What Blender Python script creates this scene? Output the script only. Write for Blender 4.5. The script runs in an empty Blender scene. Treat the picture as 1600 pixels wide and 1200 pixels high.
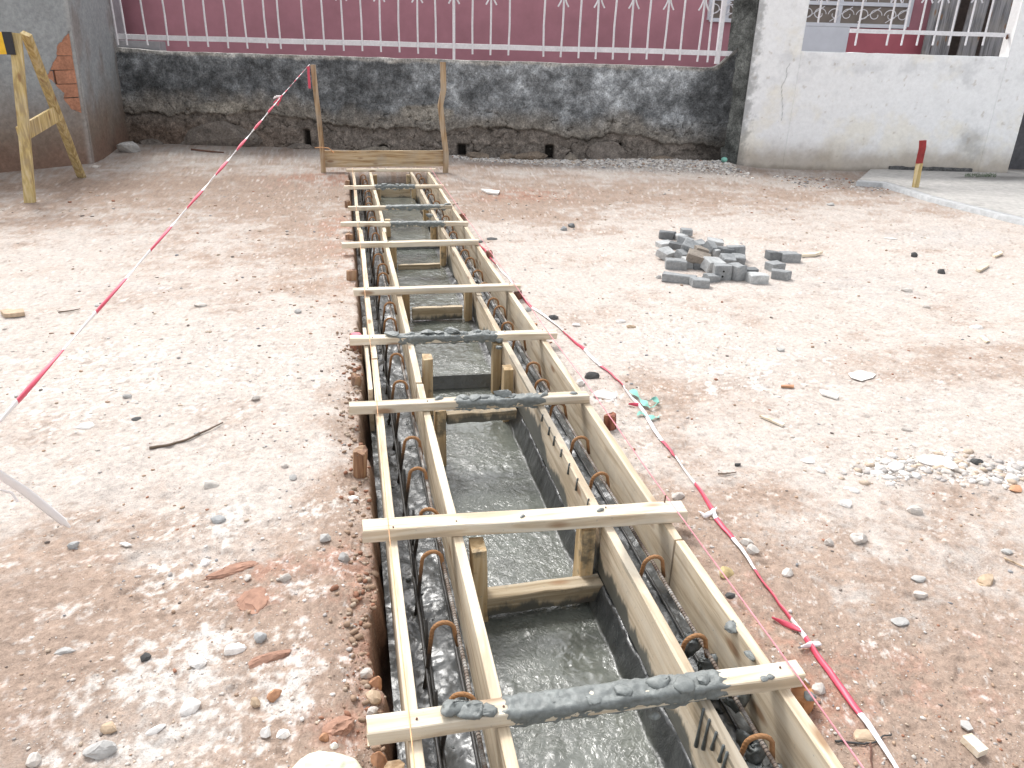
import bpy, bmesh, math, random
import numpy as np
from mathutils import Vector, Matrix

# ---------------------------------------------------------------- camera, sky, sun, exposure
SC = bpy.context.scene
COL = SC.collection
F, CX, CY = 1200., 800., 600.

def vn(v): return v / np.linalg.norm(v)
_nad = vn(np.array([-80, 2733, F]))
_vp = np.array([530 - CX, 65 - CY, F]); _vp = vn(_vp - _nad * np.dot(_vp, _nad))
_up = -_nad; _X = np.cross(_vp, _up)
RM = np.array([_X, _vp, _up])            # world = RM @ camera (x right, y down, z forward)
EYE = np.array([0, 0, 1.6])
cam = bpy.data.cameras.new('camera'); camo = bpy.data.objects.new('camera', cam); COL.objects.link(camo)
cam.sensor_width = 36; cam.lens = 36 * F / 1600; cam.clip_start = .02; cam.clip_end = 500
M = Matrix([[RM[i][0], -RM[i][1], -RM[i][2], EYE[i]] for i in range(3)] + [[0, 0, 0, 1]])
camo.matrix_world = M
SC.camera = camo

SUN_TO = Vector((-.25, .72, 1.02)).normalized()
W = bpy.data.worlds.new('World'); SC.world = W; W.use_nodes = True
nt = W.node_tree; nt.nodes.clear()
sky = nt.nodes.new('ShaderNodeTexSky'); sky.sky_type = 'NISHITA'; sky.sun_disc = False
sky.sun_elevation = math.asin(SUN_TO.z); sky.sun_rotation = math.atan2(SUN_TO.x, SUN_TO.y)
sky.air_density = 1.0; sky.dust_density = 3.0; sky.ozone_density = 1.0
hs = nt.nodes.new('ShaderNodeHueSaturation'); hs.inputs['Saturation'].default_value = .15
bg = nt.nodes.new('ShaderNodeBackground'); bg.inputs['Strength'].default_value = .15
wo = nt.nodes.new('ShaderNodeOutputWorld')
nt.links.new(sky.outputs[0], hs.inputs['Color']); nt.links.new(hs.outputs[0], bg.inputs[0]); nt.links.new(bg.outputs[0], wo.inputs[0])
sl = bpy.data.lights.new('sun', 'SUN'); sl.energy = 1.0; sl.angle = math.radians(12); sl.color = (1, .97, .92)
so = bpy.data.objects.new('sun', sl); COL.objects.link(so); so.rotation_euler = SUN_TO.to_track_quat('Z', 'Y').to_euler()
VS = SC.view_settings; VS.view_transform = 'Standard'; VS.look = 'None'; VS.gamma = 1; VS.exposure = 1.08; VS.use_curve_mapping = False

rnd = random.Random(7)
NR = np.random.RandomState(11)

# ---------------------------------------------------------------- maths helpers
def ray(px, py): return RM @ np.array([px - CX, py - CY, F])
def Z(px, py, z=0.):
    d = ray(px, py); return EYE + d * ((z - EYE[2]) / d[2])
def PL(px, py, p0, n):
    d = ray(px, py); n = np.array(n, float); return EYE + d * (np.dot(n, np.array(p0, float) - EYE) / np.dot(n, d))
def sstep(a, b, x):
    t = np.clip((x - a) / (b - a), 0, 1); return t * t * (3 - 2 * t)
_G = {}
def pn(x, y, seed=0):
    """2D gradient noise, about -0.7..0.7"""
    if seed not in _G:
        r = np.random.RandomState(1000 + seed); _G[seed] = r.rand(256, 256) * 2 * np.pi
    g = _G[seed]
    xi = np.floor(x).astype(int); yi = np.floor(y).astype(int); fx = x - xi; fy = y - yi
    u = fx * fx * fx * (fx * (fx * 6 - 15) + 10); v = fy * fy * fy * (fy * (fy * 6 - 15) + 10)
    def d(i, j):
        a = g[(xi + i) & 255, (yi + j) & 255]; return np.cos(a) * (fx - i) + np.sin(a) * (fy - j)
    return (d(0, 0) * (1 - u) + d(1, 0) * u) * (1 - v) + (d(0, 1) * (1 - u) + d(1, 1) * u) * v
def fbm(x, y, f, o=4, seed=0, g=.5):
    s = 0; a = 1; x = np.asarray(x, float); y = np.asarray(y, float)
    for i in range(o):
        s = s + a * pn(x * f + 17.3 * i, y * f - 9.1 * i, seed + i); f *= 2.03; a *= g
    return s

# ---------------------------------------------------------------- object helpers
def tag(o, label=None, cat=None, group=None, kind=None):
    if label: o['label'] = label
    if cat: o['category'] = cat
    if group: o['group'] = group
    if kind: o['kind'] = kind
    return o
def empty(name, loc, label, cat, group=None, kind=None):
    o = bpy.data.objects.new(name, None); o.empty_display_size = .1; o.location = Vector([float(v) for v in loc]); COL.objects.link(o)
    return tag(o, label, cat, group, kind)
def worldloc(o):
    return Vector(o['_w']) if '_w' in o else Vector(o.location)
ORG = {}
def mk(name, verts, faces, mat, parent=None, smooth=False, org=None):
    V = np.asarray(verts, float).reshape(-1, 3)
    if org is None:
        org = np.array([(V[:, 0].min() + V[:, 0].max()) / 2, (V[:, 1].min() + V[:, 1].max()) / 2, V[:, 2].min()])
    org = np.array(org, float)
    me = bpy.data.meshes.new(name); L = V - org
    if isinstance(faces, np.ndarray) and faces.ndim == 2:
        n = faces.shape[1]; me.vertices.add(len(L)); me.vertices.foreach_set('co', L.ravel())
        me.loops.add(faces.size); me.loops.foreach_set('vertex_index', faces.ravel().astype(np.int32))
        me.polygons.add(len(faces)); me.polygons.foreach_set('loop_start', np.arange(0, faces.size, n, dtype=np.int32))
        me.update(calc_edges=True)
    else:
        me.from_pydata([tuple(v) for v in L], [], [tuple(int(i) for i in f) for f in faces]); me.update()
    if smooth: me.polygons.foreach_set('use_smooth', [True] * len(me.polygons))
    if mat: me.materials.append(mat)
    o = bpy.data.objects.new(name, me); COL.objects.link(o)
    ORG[o.name] = org
    if parent is not None:
        o.parent = parent; po = ORG.get(parent.name, np.array(parent.location)); o.location = Vector(org - po)
    else: o.location = Vector(org)
    return o
def dup(o, parent, worldpos):
    c = o.copy(); COL.objects.link(c); c.parent = parent; ORG[c.name] = np.array(worldpos, float)
    c.location = Vector(np.array(worldpos, float) - (ORG.get(parent.name, np.array(parent.location)) if parent else 0))
    return c
def attr(o, cols, name='tint'):
    a = o.data.color_attributes.new(name, 'FLOAT_COLOR', 'POINT')
    c = np.ones((len(cols), 4)); c[:, :3] = cols; a.data.foreach_set('color', c.ravel())
def grid_faces(nr, nc, keep=None):
    i = np.arange(nr - 1)[:, None] * nc + np.arange(nc - 1)[None]
    f = np.stack([i, i + 1, i + nc + 1, i + nc], -1)
    if keep is not None: f = f[keep]
    return f.reshape(-1, 4)
def join(parts):
    V = []; Fc = []; k = 0
    for v, f in parts:
        V += [tuple(p) for p in v]; Fc += [tuple(i + k for i in g) for g in f]; k += len(v)
    return V, Fc
def frame(a, b, roll=0):
    a = np.array(a, float); b = np.array(b, float); d = b - a; L = np.linalg.norm(d); w = d / L
    ref = np.array([0, 0, 1.]) if abs(w[2]) < .9 else np.array([0, 1., 0])
    u = vn(np.cross(w, ref)); v = np.cross(u, w)
    if roll: u, v = u * math.cos(roll) + v * math.sin(roll), v * math.cos(roll) - u * math.sin(roll)
    return a, w, u, v, L
def beam(a, b, wu, wv, roll=0, seg=6, jit=.0015, bev=.003, seed=0, ends=.003):
    """Sawn timber between a and b: octagonal (bevelled) section, slightly uneven along its length"""
    a, w, u, v, L = frame(a, b, roll); r = random.Random(seed * 7 + int(L * 1e4))
    hu, hv = wu / 2, wv / 2
    sec = [(-hu + bev, -hv), (hu - bev, -hv), (hu, -hv + bev), (hu, hv - bev), (hu - bev, hv), (-hu + bev, hv), (-hu, hv - bev), (-hu, -hv + bev)]
    V = []; Fc = []
    for i in range(seg + 1):
        t = i / seg; du, dv = r.uniform(-jit, jit), r.uniform(-jit, jit)
        for k, (p, q) in enumerate(sec):
            e = r.uniform(-ends, ends) if i in (0, seg) else 0
            V.append(a + w * (L * t + e) + u * (p + du + r.uniform(-jit, jit) * .5) + v * (q + dv + r.uniform(-jit, jit) * .5))
    for i in range(seg):
        for k in range(8):
            Fc.append((i * 8 + k, i * 8 + (k + 1) % 8, (i + 1) * 8 + (k + 1) % 8, (i + 1) * 8 + k))
    Fc.append(tuple(range(7, -1, -1))); Fc.append(tuple(seg * 8 + k for k in range(8)))
    return V, Fc
def box(x0, x1, y0, y1, z0, z1):
    V = [(x, y, z) for z in (z0, z1) for y in (y0, y1) for x in (x0, x1)]
    return V, [(0, 2, 3, 1), (4, 5, 7, 6), (0, 1, 5, 4), (2, 6, 7, 3), (0, 4, 6, 2), (1, 3, 7, 5)]
def obox(p, q, z0, z1, th, off=0):
    """upright slab from plan point p to plan point q, thickness th towards the back (away from the viewer side)"""
    p = np.array(p[:2], float); q = np.array(q[:2], float); d = vn(q - p); n = np.array([-d[1], d[0]])
    if n[1] < 0: n = -n
    a = p + n * off; b = q + n * off; c = b + n * th; e = a + n * th
    V = [(*a, z0), (*b, z0), (*c, z0), (*e, z0), (*a, z1), (*b, z1), (*c, z1), (*e, z1)]
    return V, [(0, 3, 2, 1), (4, 5, 6, 7), (0, 1, 5, 4), (1, 2, 6, 5), (2, 3, 7, 6), (3, 0, 4, 7)]
def tube(pts, r, n=6, caps=True, radii=None):
    pts = [np.array(p, float) for p in pts]; V = []; Fc = []
    prev = None
    for i, p in enumerate(pts):
        t = vn((pts[min(i + 1, len(pts) - 1)] - pts[max(i - 1, 0)]))
        if prev is None:
            ref = np.array([0, 0, 1.]) if abs(t[2]) < .9 else np.array([1., 0, 0]); u = vn(np.cross(t, ref))
        else: u = vn(prev - t * np.dot(prev, t))
        prev = u; v = np.cross(t, u); rr = radii[i] if radii else r
        for k in range(n):
            a = 2 * math.pi * k / n; V.append(p + rr * (math.cos(a) * u + math.sin(a) * v))
    for i in range(len(pts) - 1):
        for k in range(n): Fc.append((i * n + k, i * n + (k + 1) % n, (i + 1) * n + (k + 1) % n, (i + 1) * n + k))
    if caps: Fc.append(tuple(range(n - 1, -1, -1))); Fc.append(tuple((len(pts) - 1) * n + k for k in range(n)))
    return V, Fc
def rock(c, s, seed, n=14, sub=1, rough=.12, rot=0, flat_base=True):
    """angular stone: hull of scattered points, subdivided and roughened; s = (sx, sy, sz) full size, c = base centre"""
    r = random.Random(seed); bm = bmesh.new()
    for i in range(n):
        while 1:
            p = Vector((r.uniform(-1, 1), r.uniform(-1, 1), r.uniform(-1, 1)))
            if .55 < p.length < 1: break
        p = p.normalized() * r.uniform(.85, 1.1); bm.verts.new(p * .5)
    res = bmesh.ops.convex_hull(bm, input=bm.verts); bmesh.ops.delete(bm, geom=[g for g in res['geom_interior'] if isinstance(g, bmesh.types.BMVert)], context='VERTS')
    for k in range(sub):
        bmesh.ops.subdivide_edges(bm, edges=bm.edges[:], cuts=1, use_grid_fill=True, smooth=.25)
        for v in bm.verts: v.co += Vector((r.uniform(-1, 1), r.uniform(-1, 1), r.uniform(-1, 1))) * rough * .5 / (k + 1.5)
    bmesh.ops.triangulate(bm, faces=bm.faces[:])
    bm.verts.index_update(); ca, sa = math.cos(rot), math.sin(rot); V = []
    for v in bm.verts:
        x, y, z = v.co.x * s[0], v.co.y * s[1], v.co.z * s[2]
        V.append((c[0] + x * ca - y * sa, c[1] + x * sa + y * ca, c[2] + z + s[2] * .32))
    Fc = [tuple(v.index for v in f.verts) for f in bm.faces]; bm.free(); return V, Fc

# ---------------------------------------------------------------- materials
class NB:
    def __init__(s, name):
        s.m = bpy.data.materials.new(name); s.m.use_nodes = True; s.t = s.m.node_tree; s.t.nodes.clear()
        s.out = s.n('ShaderNodeOutputMaterial'); s.b = s.n('ShaderNodeBsdfPrincipled'); s.l(s.b.outputs[0], s.out.inputs[0])
        s.co = s.n('ShaderNodeTexCoord'); s.oi = s.n('ShaderNodeObjectInfo')
    def n(s, t, **k):
        x = s.t.nodes.new(t)
        for a, b in k.items(): setattr(x, a, b)
        return x
    def l(s, a, b): s.t.links.new(a, b)
    def put(s, v, sock):
        if hasattr(v, 'is_output') or isinstance(v, bpy.types.NodeSocket): s.l(v, sock)
        else: sock.default_value = v
    def coords(s, scale=(1, 1, 1), rand=True):
        mp = s.n('ShaderNodeMapping'); mp.inputs['Scale'].default_value = scale; s.l(s.co.outputs['Object'], mp.inputs[0])
        if rand:
            m = s.n('ShaderNodeMath', operation='MULTIPLY'); s.l(s.oi.outputs['Random'], m.inputs[0]); m.inputs[1].default_value = 37.
            s.l(m.outputs[0], mp.inputs['Location'])
        return mp.outputs[0]
    def noise(s, vec, scale, detail=5, rough=.55, dist=0):
        x = s.n('ShaderNodeTexNoise'); s.l(vec, x.inputs['Vector']); x.inputs['Scale'].default_value = scale
        x.inputs['Detail'].default_value = detail; x.inputs['Roughness'].default_value = rough; x.inputs['Distortion'].default_value = dist
        return x.outputs[0]
    def ramp(s, v, stops):
        x = s.n('ShaderNodeValToRGB'); s.l(v, x.inputs[0]); e = x.color_ramp.elements
        while len(e) < len(stops): e.new(.5)
        for a, (p, c) in zip(e, stops):
            a.position = p; a.color = (*c, 1) if not isinstance(c, (int, float)) else (c, c, c, 1)
        return x.outputs[0]
    def mix(s, f, a, b, blend='MIX'):
        x = s.n('ShaderNodeMix', data_type='RGBA', blend_type=blend)
        s.put(f, x.inputs[0])
        for v, i in ((a, 6), (b, 7)):
            if isinstance(v, tuple): v = (*v, 1)
            s.put(v, x.inputs[i])
        return x.outputs[2]
    def math(s, op, a, b=0., c=None):
        x = s.n('ShaderNodeMath', operation=op); s.put(a, x.inputs[0]); s.put(b, x.inputs[1])
        if c is not None: s.put(c, x.inputs[2])
        return x.outputs[0]
    def sep(s, v):
        x = s.n('ShaderNodeSeparateXYZ'); s.l(v, x.inputs[0]); return x.outputs
    def bump(s, h, st=.5, d=.01, prev=None):
        x = s.n('ShaderNodeBump'); x.inputs['Strength'].default_value = st; x.inputs['Distance'].default_value = d; s.l(h, x.inputs['Height'])
        if prev: s.l(prev, x.inputs['Normal'])
        return x.outputs[0]
    def fin(s, col, rough=.8, bump=None, spec=None, **k):
        s.put((*col, 1) if isinstance(col, tuple) else col, s.b.inputs['Base Color']); s.put(rough, s.b.inputs['Roughness'])
        if bump: s.l(bump, s.b.inputs['Normal'])
        if spec is not None: s.b.inputs['Specular IOR Level'].default_value = spec
        for a, b in k.items(): s.put(b, s.b.inputs[a])
        return s.m

def wood(name, axis, c0=(.84, .745, .595), c1=(.70, .575, .42), c2=(.89, .82, .70), stain=None, dirt=.25):
    b = NB(name); sc = [26, 26, 26]; sc[axis] = 1.6
    v = b.coords(tuple(sc)); g = b.noise(v, 1.0, 5, .6, .6)
    col = b.ramp(g, [(.34, tuple(x * .86 for x in c1)), (.42, c1), (.50, c0), (.62, c2)])
    sc2 = [140, 140, 140]; sc2[axis] = 5; fi = b.noise(b.coords(tuple(sc2)), 1., 3, .6)
    col = b.mix(b.math('MULTIPLY', fi, .35), col, b.mix(1., col, (.62, .54, .44), 'MULTIPLY'))
    tone = b.ramp(b.oi.outputs['Random'], [(0, .76), (1, 1.06)]); col = b.mix(1., col, tone, 'MULTIPLY')
    vv = b.coords((1, 1, 1)); big = b.noise(vv, 5., 5, .6)
    col = b.mix(b.math('MULTIPLY', b.ramp(big, [(.46, 0.), (.66, 1.)]), dirt), col, (.40, .35, .29))
    spk = b.ramp(b.noise(b.coords((70, 70, 70)), 1., 4, .7), [(.66, 0.), (.72, .75)]); col = b.mix(spk, col, (.24, .245, .235))
    kn = b.n('ShaderNodeTexVoronoi'); sk = [9, 9, 9]; sk[axis] = 3.2; b.l(b.coords(tuple(sk)), kn.inputs[0]); kn.inputs['Scale'].default_value = 1.
    col = b.mix(b.ramp(kn.outputs['Distance'], [(.09, .8), (.19, 0.)]), col, (.26, .14, .07))
    rough = .72
    if stain:
        z = b.sep(b.co.outputs['Object']); ns = b.noise(b.coords((14, 14, 5), True), 1., 5, .65)
        f = stain(b, z, ns)
        col = b.mix(f, col, (.065, .072, .068)); rough = b.math('MULTIPLY_ADD', f, -.35, .75)
    bp = b.bump(g, .35, .004); bp = b.bump(fi, .35, .0015, bp)
    return b.fin(col, rough, bp, .3)

def st_low(b, z, ns):      # wet cement wicking up from the bottom edge, with loose spatters
    h = b.math('MULTIPLY_ADD', ns, .16, -.045)
    x = b.ramp(b.math('MULTIPLY_ADD', b.math('SUBTRACT', h, z[2]), 12., .5), [(.35, 0.), (.65, 1.)])
    sp = b.ramp(b.noise(b.coords((55, 55, 55)), 1., 4, .7), [(.64, 0.), (.70, .8)])
    big = b.ramp(b.noise(b.coords((9, 9, 9)), 1., 4, .7), [(.56, 0.), (.68, .7)])
    return b.math('MAXIMUM', b.math('MULTIPLY', x, .85), b.math('MAXIMUM', b.math('MULTIPLY', sp, .6), big))
def st_film(b, z, ns):     # z: height above the board's lower edge
    f = b.ramp(b.noise(b.coords((3, 1.3, 3)), 1., 4, .6), [(.5, 0.), (.6, 1.)])
    top = b.math('GREATER_THAN', z[2], .198)
    reach = b.ramp(b.noise(b.coords((2.2, 2.2, .1)), 1., 2, .5), [(.42, -.05), (.62, .12)])
    fine = b.noise(b.coords((60, 60, 10)), 1., 5, .7)
    h = b.math('ADD', b.math('MULTIPLY_ADD', ns, .14, -.085), b.math('MULTIPLY_ADD', fine, .05, reach))
    x = b.ramp(b.math('MULTIPLY_ADD', b.math('SUBTRACT', h, z[2]), 14., .5), [(.3, 0.), (.7, 1.)])
    sp = b.ramp(b.noise(b.coords((120, 120, 120)), 1., 3, .7), [(.62, 0.), (.70, .7)])
    return b.math('MAXIMUM', b.math('MULTIPLY', b.math('MULTIPLY', top, f), .55), b.math('MAXIMUM', b.math('MULTIPLY', x, .92), b.math('MULTIPLY_ADD', sp, .5, b.math('MULTIPLY', ns, .22))))

WX = wood('pine_along_x', 0); WY = wood('pine_along_y', 1); WZ = wood('pine_upright', 2)
WXD = wood('pine_wet_spreader', 0, (.56, .46, .32), (.42, .33, .21), (.68, .58, .43), st_low)
WYF = wood('pine_board_splashed', 1, (.72, .60, .45), (.56, .45, .32), (.80, .70, .56), st_film)
WYL = wood('pine_board_clean', 1, (.80, .685, .52), (.64, .52, .37), (.87, .78, .63), None, .4)
WZP = wood('pine_post_wet_foot', 2, (.60, .44, .25), (.46, .32, .17), (.70, .56, .36), st_low)
WZO = wood('old_stake_timber', 2, (.50, .35, .21), (.34, .22, .12), (.62, .48, .33), None, .5)
WYEL = wood('yellowish_trestle_timber', 2, (.60, .46, .20), (.46, .34, .16), (.72, .59, .35), None, .3)

def simple(name, c, rough=.7, var=.3, sc=20, bs=.3, bd=.003, spec=.4, **k):
    b = NB(name); v = b.coords(); n = b.noise(v, sc, 6, .62); n2 = b.noise(v, sc * .17, 4, .6)
    col = b.mix(1., c, b.ramp(n, [(.25, 1 - var), (.75, 1 + var)]), 'MULTIPLY'); col = b.mix(1., col, b.ramp(n2, [(.3, 1 - var * .7), (.7, 1 + var * .6)]), 'MULTIPLY')
    return b.fin(col, rough, b.bump(n, bs, bd), spec, **k)

def concrete_wet():
    b = NB('wet_concrete'); v = b.co.outputs['Object']; a = b.n('ShaderNodeAttribute', attribute_name='tint')
    n1 = b.noise(v, 9, 6, .6, .4); n2 = b.noise(v, 60, 5, .65, .3); n3 = b.noise(v, 330, 3, .6)
    st = b.n('ShaderNodeMapping'); st.inputs['Scale'].default_value = (14, 40, 14); b.l(v, st.inputs[0]); n4 = b.noise(st.outputs[0], 1., 4, .6, 1.2)
    col = b.mix(1., a.outputs['Color'], b.ramp(n1, [(.3, .78), (.7, 1.2)]), 'MULTIPLY'); col = b.mix(1., col, b.ramp(n2, [(.3, .85), (.7, 1.15)]), 'MULTIPLY')
    s = b.sep(a.outputs['Color'])
    reg = b.ramp(b.noise(v, 2.6, 3, .5), [(.40, .15), (.60, 1.)])
    n5 = b.noise(v, 34, 5, .6, 1.6)
    n6 = b.noise(v, 13, 2, .5, .8)
    bp = b.bump(n6, .6, .010); bp = b.bump(b.math('MULTIPLY', n5, reg), 1., .0055, bp); bp = b.bump(b.math('MULTIPLY', n2, reg), .5, .0012, bp)
    r = b.ramp(b.noise(v, 6, 4, .6), [(.35, .045), (.66, .13)])
    r = b.math('ADD', r, b.ramp(s[0], [(.095, .22), (.118, 0.)]))
    return b.fin(col, r, bp, .85)
CONC = concrete_wet()
MORTAR = simple('wet_mortar', (.20, .215, .21), .5, .25, 60, .6, .004, .45)
MORTARD = simple('dark_wet_mortar', (.085, .095, .095), .3, .3, 50, .7, .006, .5)

def ground_mat():
    b = NB('compacted_earth'); a = b.n('ShaderNodeAttribute', attribute_name='tint'); v = b.co.outputs['Object']
    n1 = b.noise(v, 38, 7, .7); n2 = b.noise(v, 190, 5, .7); n3 = b.noise(v, 6, 6, .65)
    col = b.mix(1., a.outputs['Color'], b.ramp(n1, [(.28, .70), (.5, 1.), (.72, 1.22)]), 'MULTIPLY')
    col = b.mix(1., col, b.ramp(n2, [(.3, .72), (.5, 1.), (.7, 1.2)]), 'MULTIPLY')
    col = b.mix(1., col, b.ramp(n3, [(.3, .9), (.7, 1.08)]), 'MULTIPLY')
    vo = b.n('ShaderNodeTexVoronoi'); b.l(v, vo.inputs[0]); vo.inputs['Scale'].default_value = 75.
    grit = b.ramp(vo.outputs['Distance'], [(.10, 1.), (.26, 0.)])
    gm = b.math('MULTIPLY', grit, b.ramp(b.noise(v, 11, 4, .6), [(.5, 0.), (.62, .75)]))
    col = b.mix(gm, col, b.mix(b.ramp(vo.outputs['Color'], [(.45, 0.), (.55, 1.)]), (.62, .58, .54), (.16, .12, .10)))
    bp = b.bump(n1, .55, .012); bp = b.bump(n2, .6, .004, bp); bp = b.bump(grit, .4, .004, bp)
    return b.fin(col, .95, bp, .15)
GROUND = ground_mat()
def stone_mat(name, c, var=.25): return simple(name, c, .85, var, 45, .5, .004, .25)
def tint_mat(name, rough=.85, sc=60):
    b = NB(name); a = b.n('ShaderNodeAttribute', attribute_name='tint'); n = b.noise(b.co.outputs['Object'], sc, 5, .65)
    return b.fin(b.mix(1., a.outputs['Color'], b.ramp(n, [(.3, .75), (.7, 1.2)]), 'MULTIPLY'), rough, b.bump(n, .4, .003), .25)
TINT = tint_mat('tinted_stone')
STM = {k: stone_mat('stone_' + k, c) for k, c in dict(white=(.78, .75, .72), pale=(.56, .52, .48), grey=(.44, .43, .415), bluegrey=(.38, .385, .385), dark=(.085, .085, .085), tan=(.50, .38, .27), orange=(.50, .27, .16), red=(.37, .215, .155), yellow=(.48, .38, .20), paver=(.29, .30, .305), paverlight=(.45, .46, .46), paverdark=(.17, .178, .183), paverbrown=(.27, .235, .20)).items()}
def rust(name, col_top, col_low):
    b = NB(name); z = b.sep(b.co.outputs['Object'])[2]; v = b.coords(); n = b.noise(v, 160, 4, .7)
    f = b.ramp(b.math('ADD', z, b.math('MULTIPLY', n, .05)), [(.235, 0.), (.30, 1.)])
    col = b.mix(f, col_low, b.mix(n, col_top, tuple(c * .45 for c in col_top)))
    w = b.n('ShaderNodeTexWave', wave_type='BANDS', bands_direction='DIAGONAL'); b.l(v, w.inputs[0]); w.inputs['Scale'].default_value = 45.
    return b.fin(col, b.math('MULTIPLY_ADD', f, .5, .35), b.bump(w.outputs[0], .35, .002, b.bump(n, .6, .003)), .4)
RHOOK = rust('rusty_hook', (.44, .225, .10), (.045, .04, .038))
def barm():
    b = NB('rebar_mottled'); v = b.coords(); n = b.noise(v, 14, 5, .7)
    col = b.ramp(n, [(.35, (.10, .065, .045)), (.5, (.19, .155, .13)), (.62, (.35, .34, .32))])
    w = b.n('ShaderNodeTexWave', wave_type='BANDS', bands_direction='Y'); b.l(b.co.outputs['Object'], w.inputs[0]); w.inputs['Scale'].default_value = 28.
    return b.fin(col, .5, b.bump(w.outputs[0], 1., .004), .5)
RBAR = barm()
RDARK = simple('cement_coated_bar', (.05, .05, .05), .4, .3, 60, .7, .004)
REDSTAKE = wood('reddish_stake', 2, (.28, .10, .065), (.17, .055, .035), (.40, .17, .10), None, .4)
BROWNSTAKE = wood('brown_split_stake', 2, (.34, .19, .11), (.20, .10, .06), (.52, .34, .21), None, .4)
REDPAINT = simple('red_paint', (.30, .03, .03), .6, .25)
PINKTOP = simple('pink_painted_top', (.60, .16, .20), .7)
TRED = simple('tape_red', (.66, .075, .13), .4, .12, 8, .1, .001, .5)
TWHT = simple('tape_white', (.82, .80, .81), .4, .06, 8, .1, .001, .5)
PINKSTR = simple('pink_string', (.72, .27, .32), .7)
ORSTR = simple('orange_string', (.75, .42, .22), .7)
GREENNET = simple('green_shred', (.22, .50, .42), .7, .2)
PAPER = simple('paper_white', (.82, .80, .76), .8, .08)
IRONW = simple('white_painted_iron', (.76, .75, .78), .5, .12, 30, .2, .001, .4)
IRONRUST = simple('rusted_iron', (.14, .07, .05), .8)
BLACK = simple('black_paint', (.03, .03, .035), .6, .2)
YELLOW = simple('yellow_paint', (.80, .48, .03), .5, .12)
def wall_mat(name, stops, sc, extra=None, rough=.9, grain=.2):
    b = NB(name); a = b.n('ShaderNodeAttribute', attribute_name='tint'); v = b.co.outputs['Object']
    n = b.noise(v, sc, 8, .72, .3); n2 = b.noise(v, sc * 5, 5, .7)
    col = b.mix(1., a.outputs['Color'], b.ramp(n, stops), 'MULTIPLY'); col = b.mix(1., col, b.ramp(n2, [(.3, 1 - grain), (.7, 1 + grain)]), 'MULTIPLY')
    bp = b.bump(n, .5, .02 if grain > .1 else .006); bp = b.bump(n2, .5, .006 if grain > .1 else .002, bp); return b.fin(col, rough, bp, .2)
WALLDARK = wall_mat('mossy_old_render', [(.32, .6), (.45, .95), (.54, 1.3), (.66, 1.9)], 9, grain=.55)
WALLWHITE = wall_mat('stained_limewash', [(.3, .96), (.5, 1.), (.7, 1.02)], 4, grain=.07)
PILLAR = wall_mat('dirty_cement_render', [(.3, .85), (.5, 1.), (.7, 1.12)], 4)
MAGENTA = simple('plum_paint', (.43, .20, .24), .75, .12, 3, .15, .003, .3)
MAGENTA2 = simple('red_plum_paint', (.42, .12, .15), .75, .12, 3, .15, .003, .3)
WHITEP = simple('white_paint_panel', (.66, .68, .74), .6, .06, 6, .1, .002)
GLASSD = simple('curtained_pane', (.20, .165, .14), .35, .25, 3, .05, .001, .5)
GREYPLK = wood('weathered_grey_plank', 2, (.26, .26, .28), (.17, .17, .18), (.36, .36, .38), None, .3)
CREVICE = simple('dark_crevice', (.02, .018, .016), .95)
BRICK = simple('orange_clay_brick', (.45, .215, .135), .9, .3, 30, .5, .006)
GREYB = simple('grey_block', (.34, .34, .36), .9, .15, 12, .3, .006)
SLAB = wall_mat('cement_pavement', [(.3, .88), (.5, 1.), (.7, 1.08)], 3)
SACK = simple('pale_green_sack', (.74, .76, .60), .8, .10, 12, .3, .004)

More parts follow.
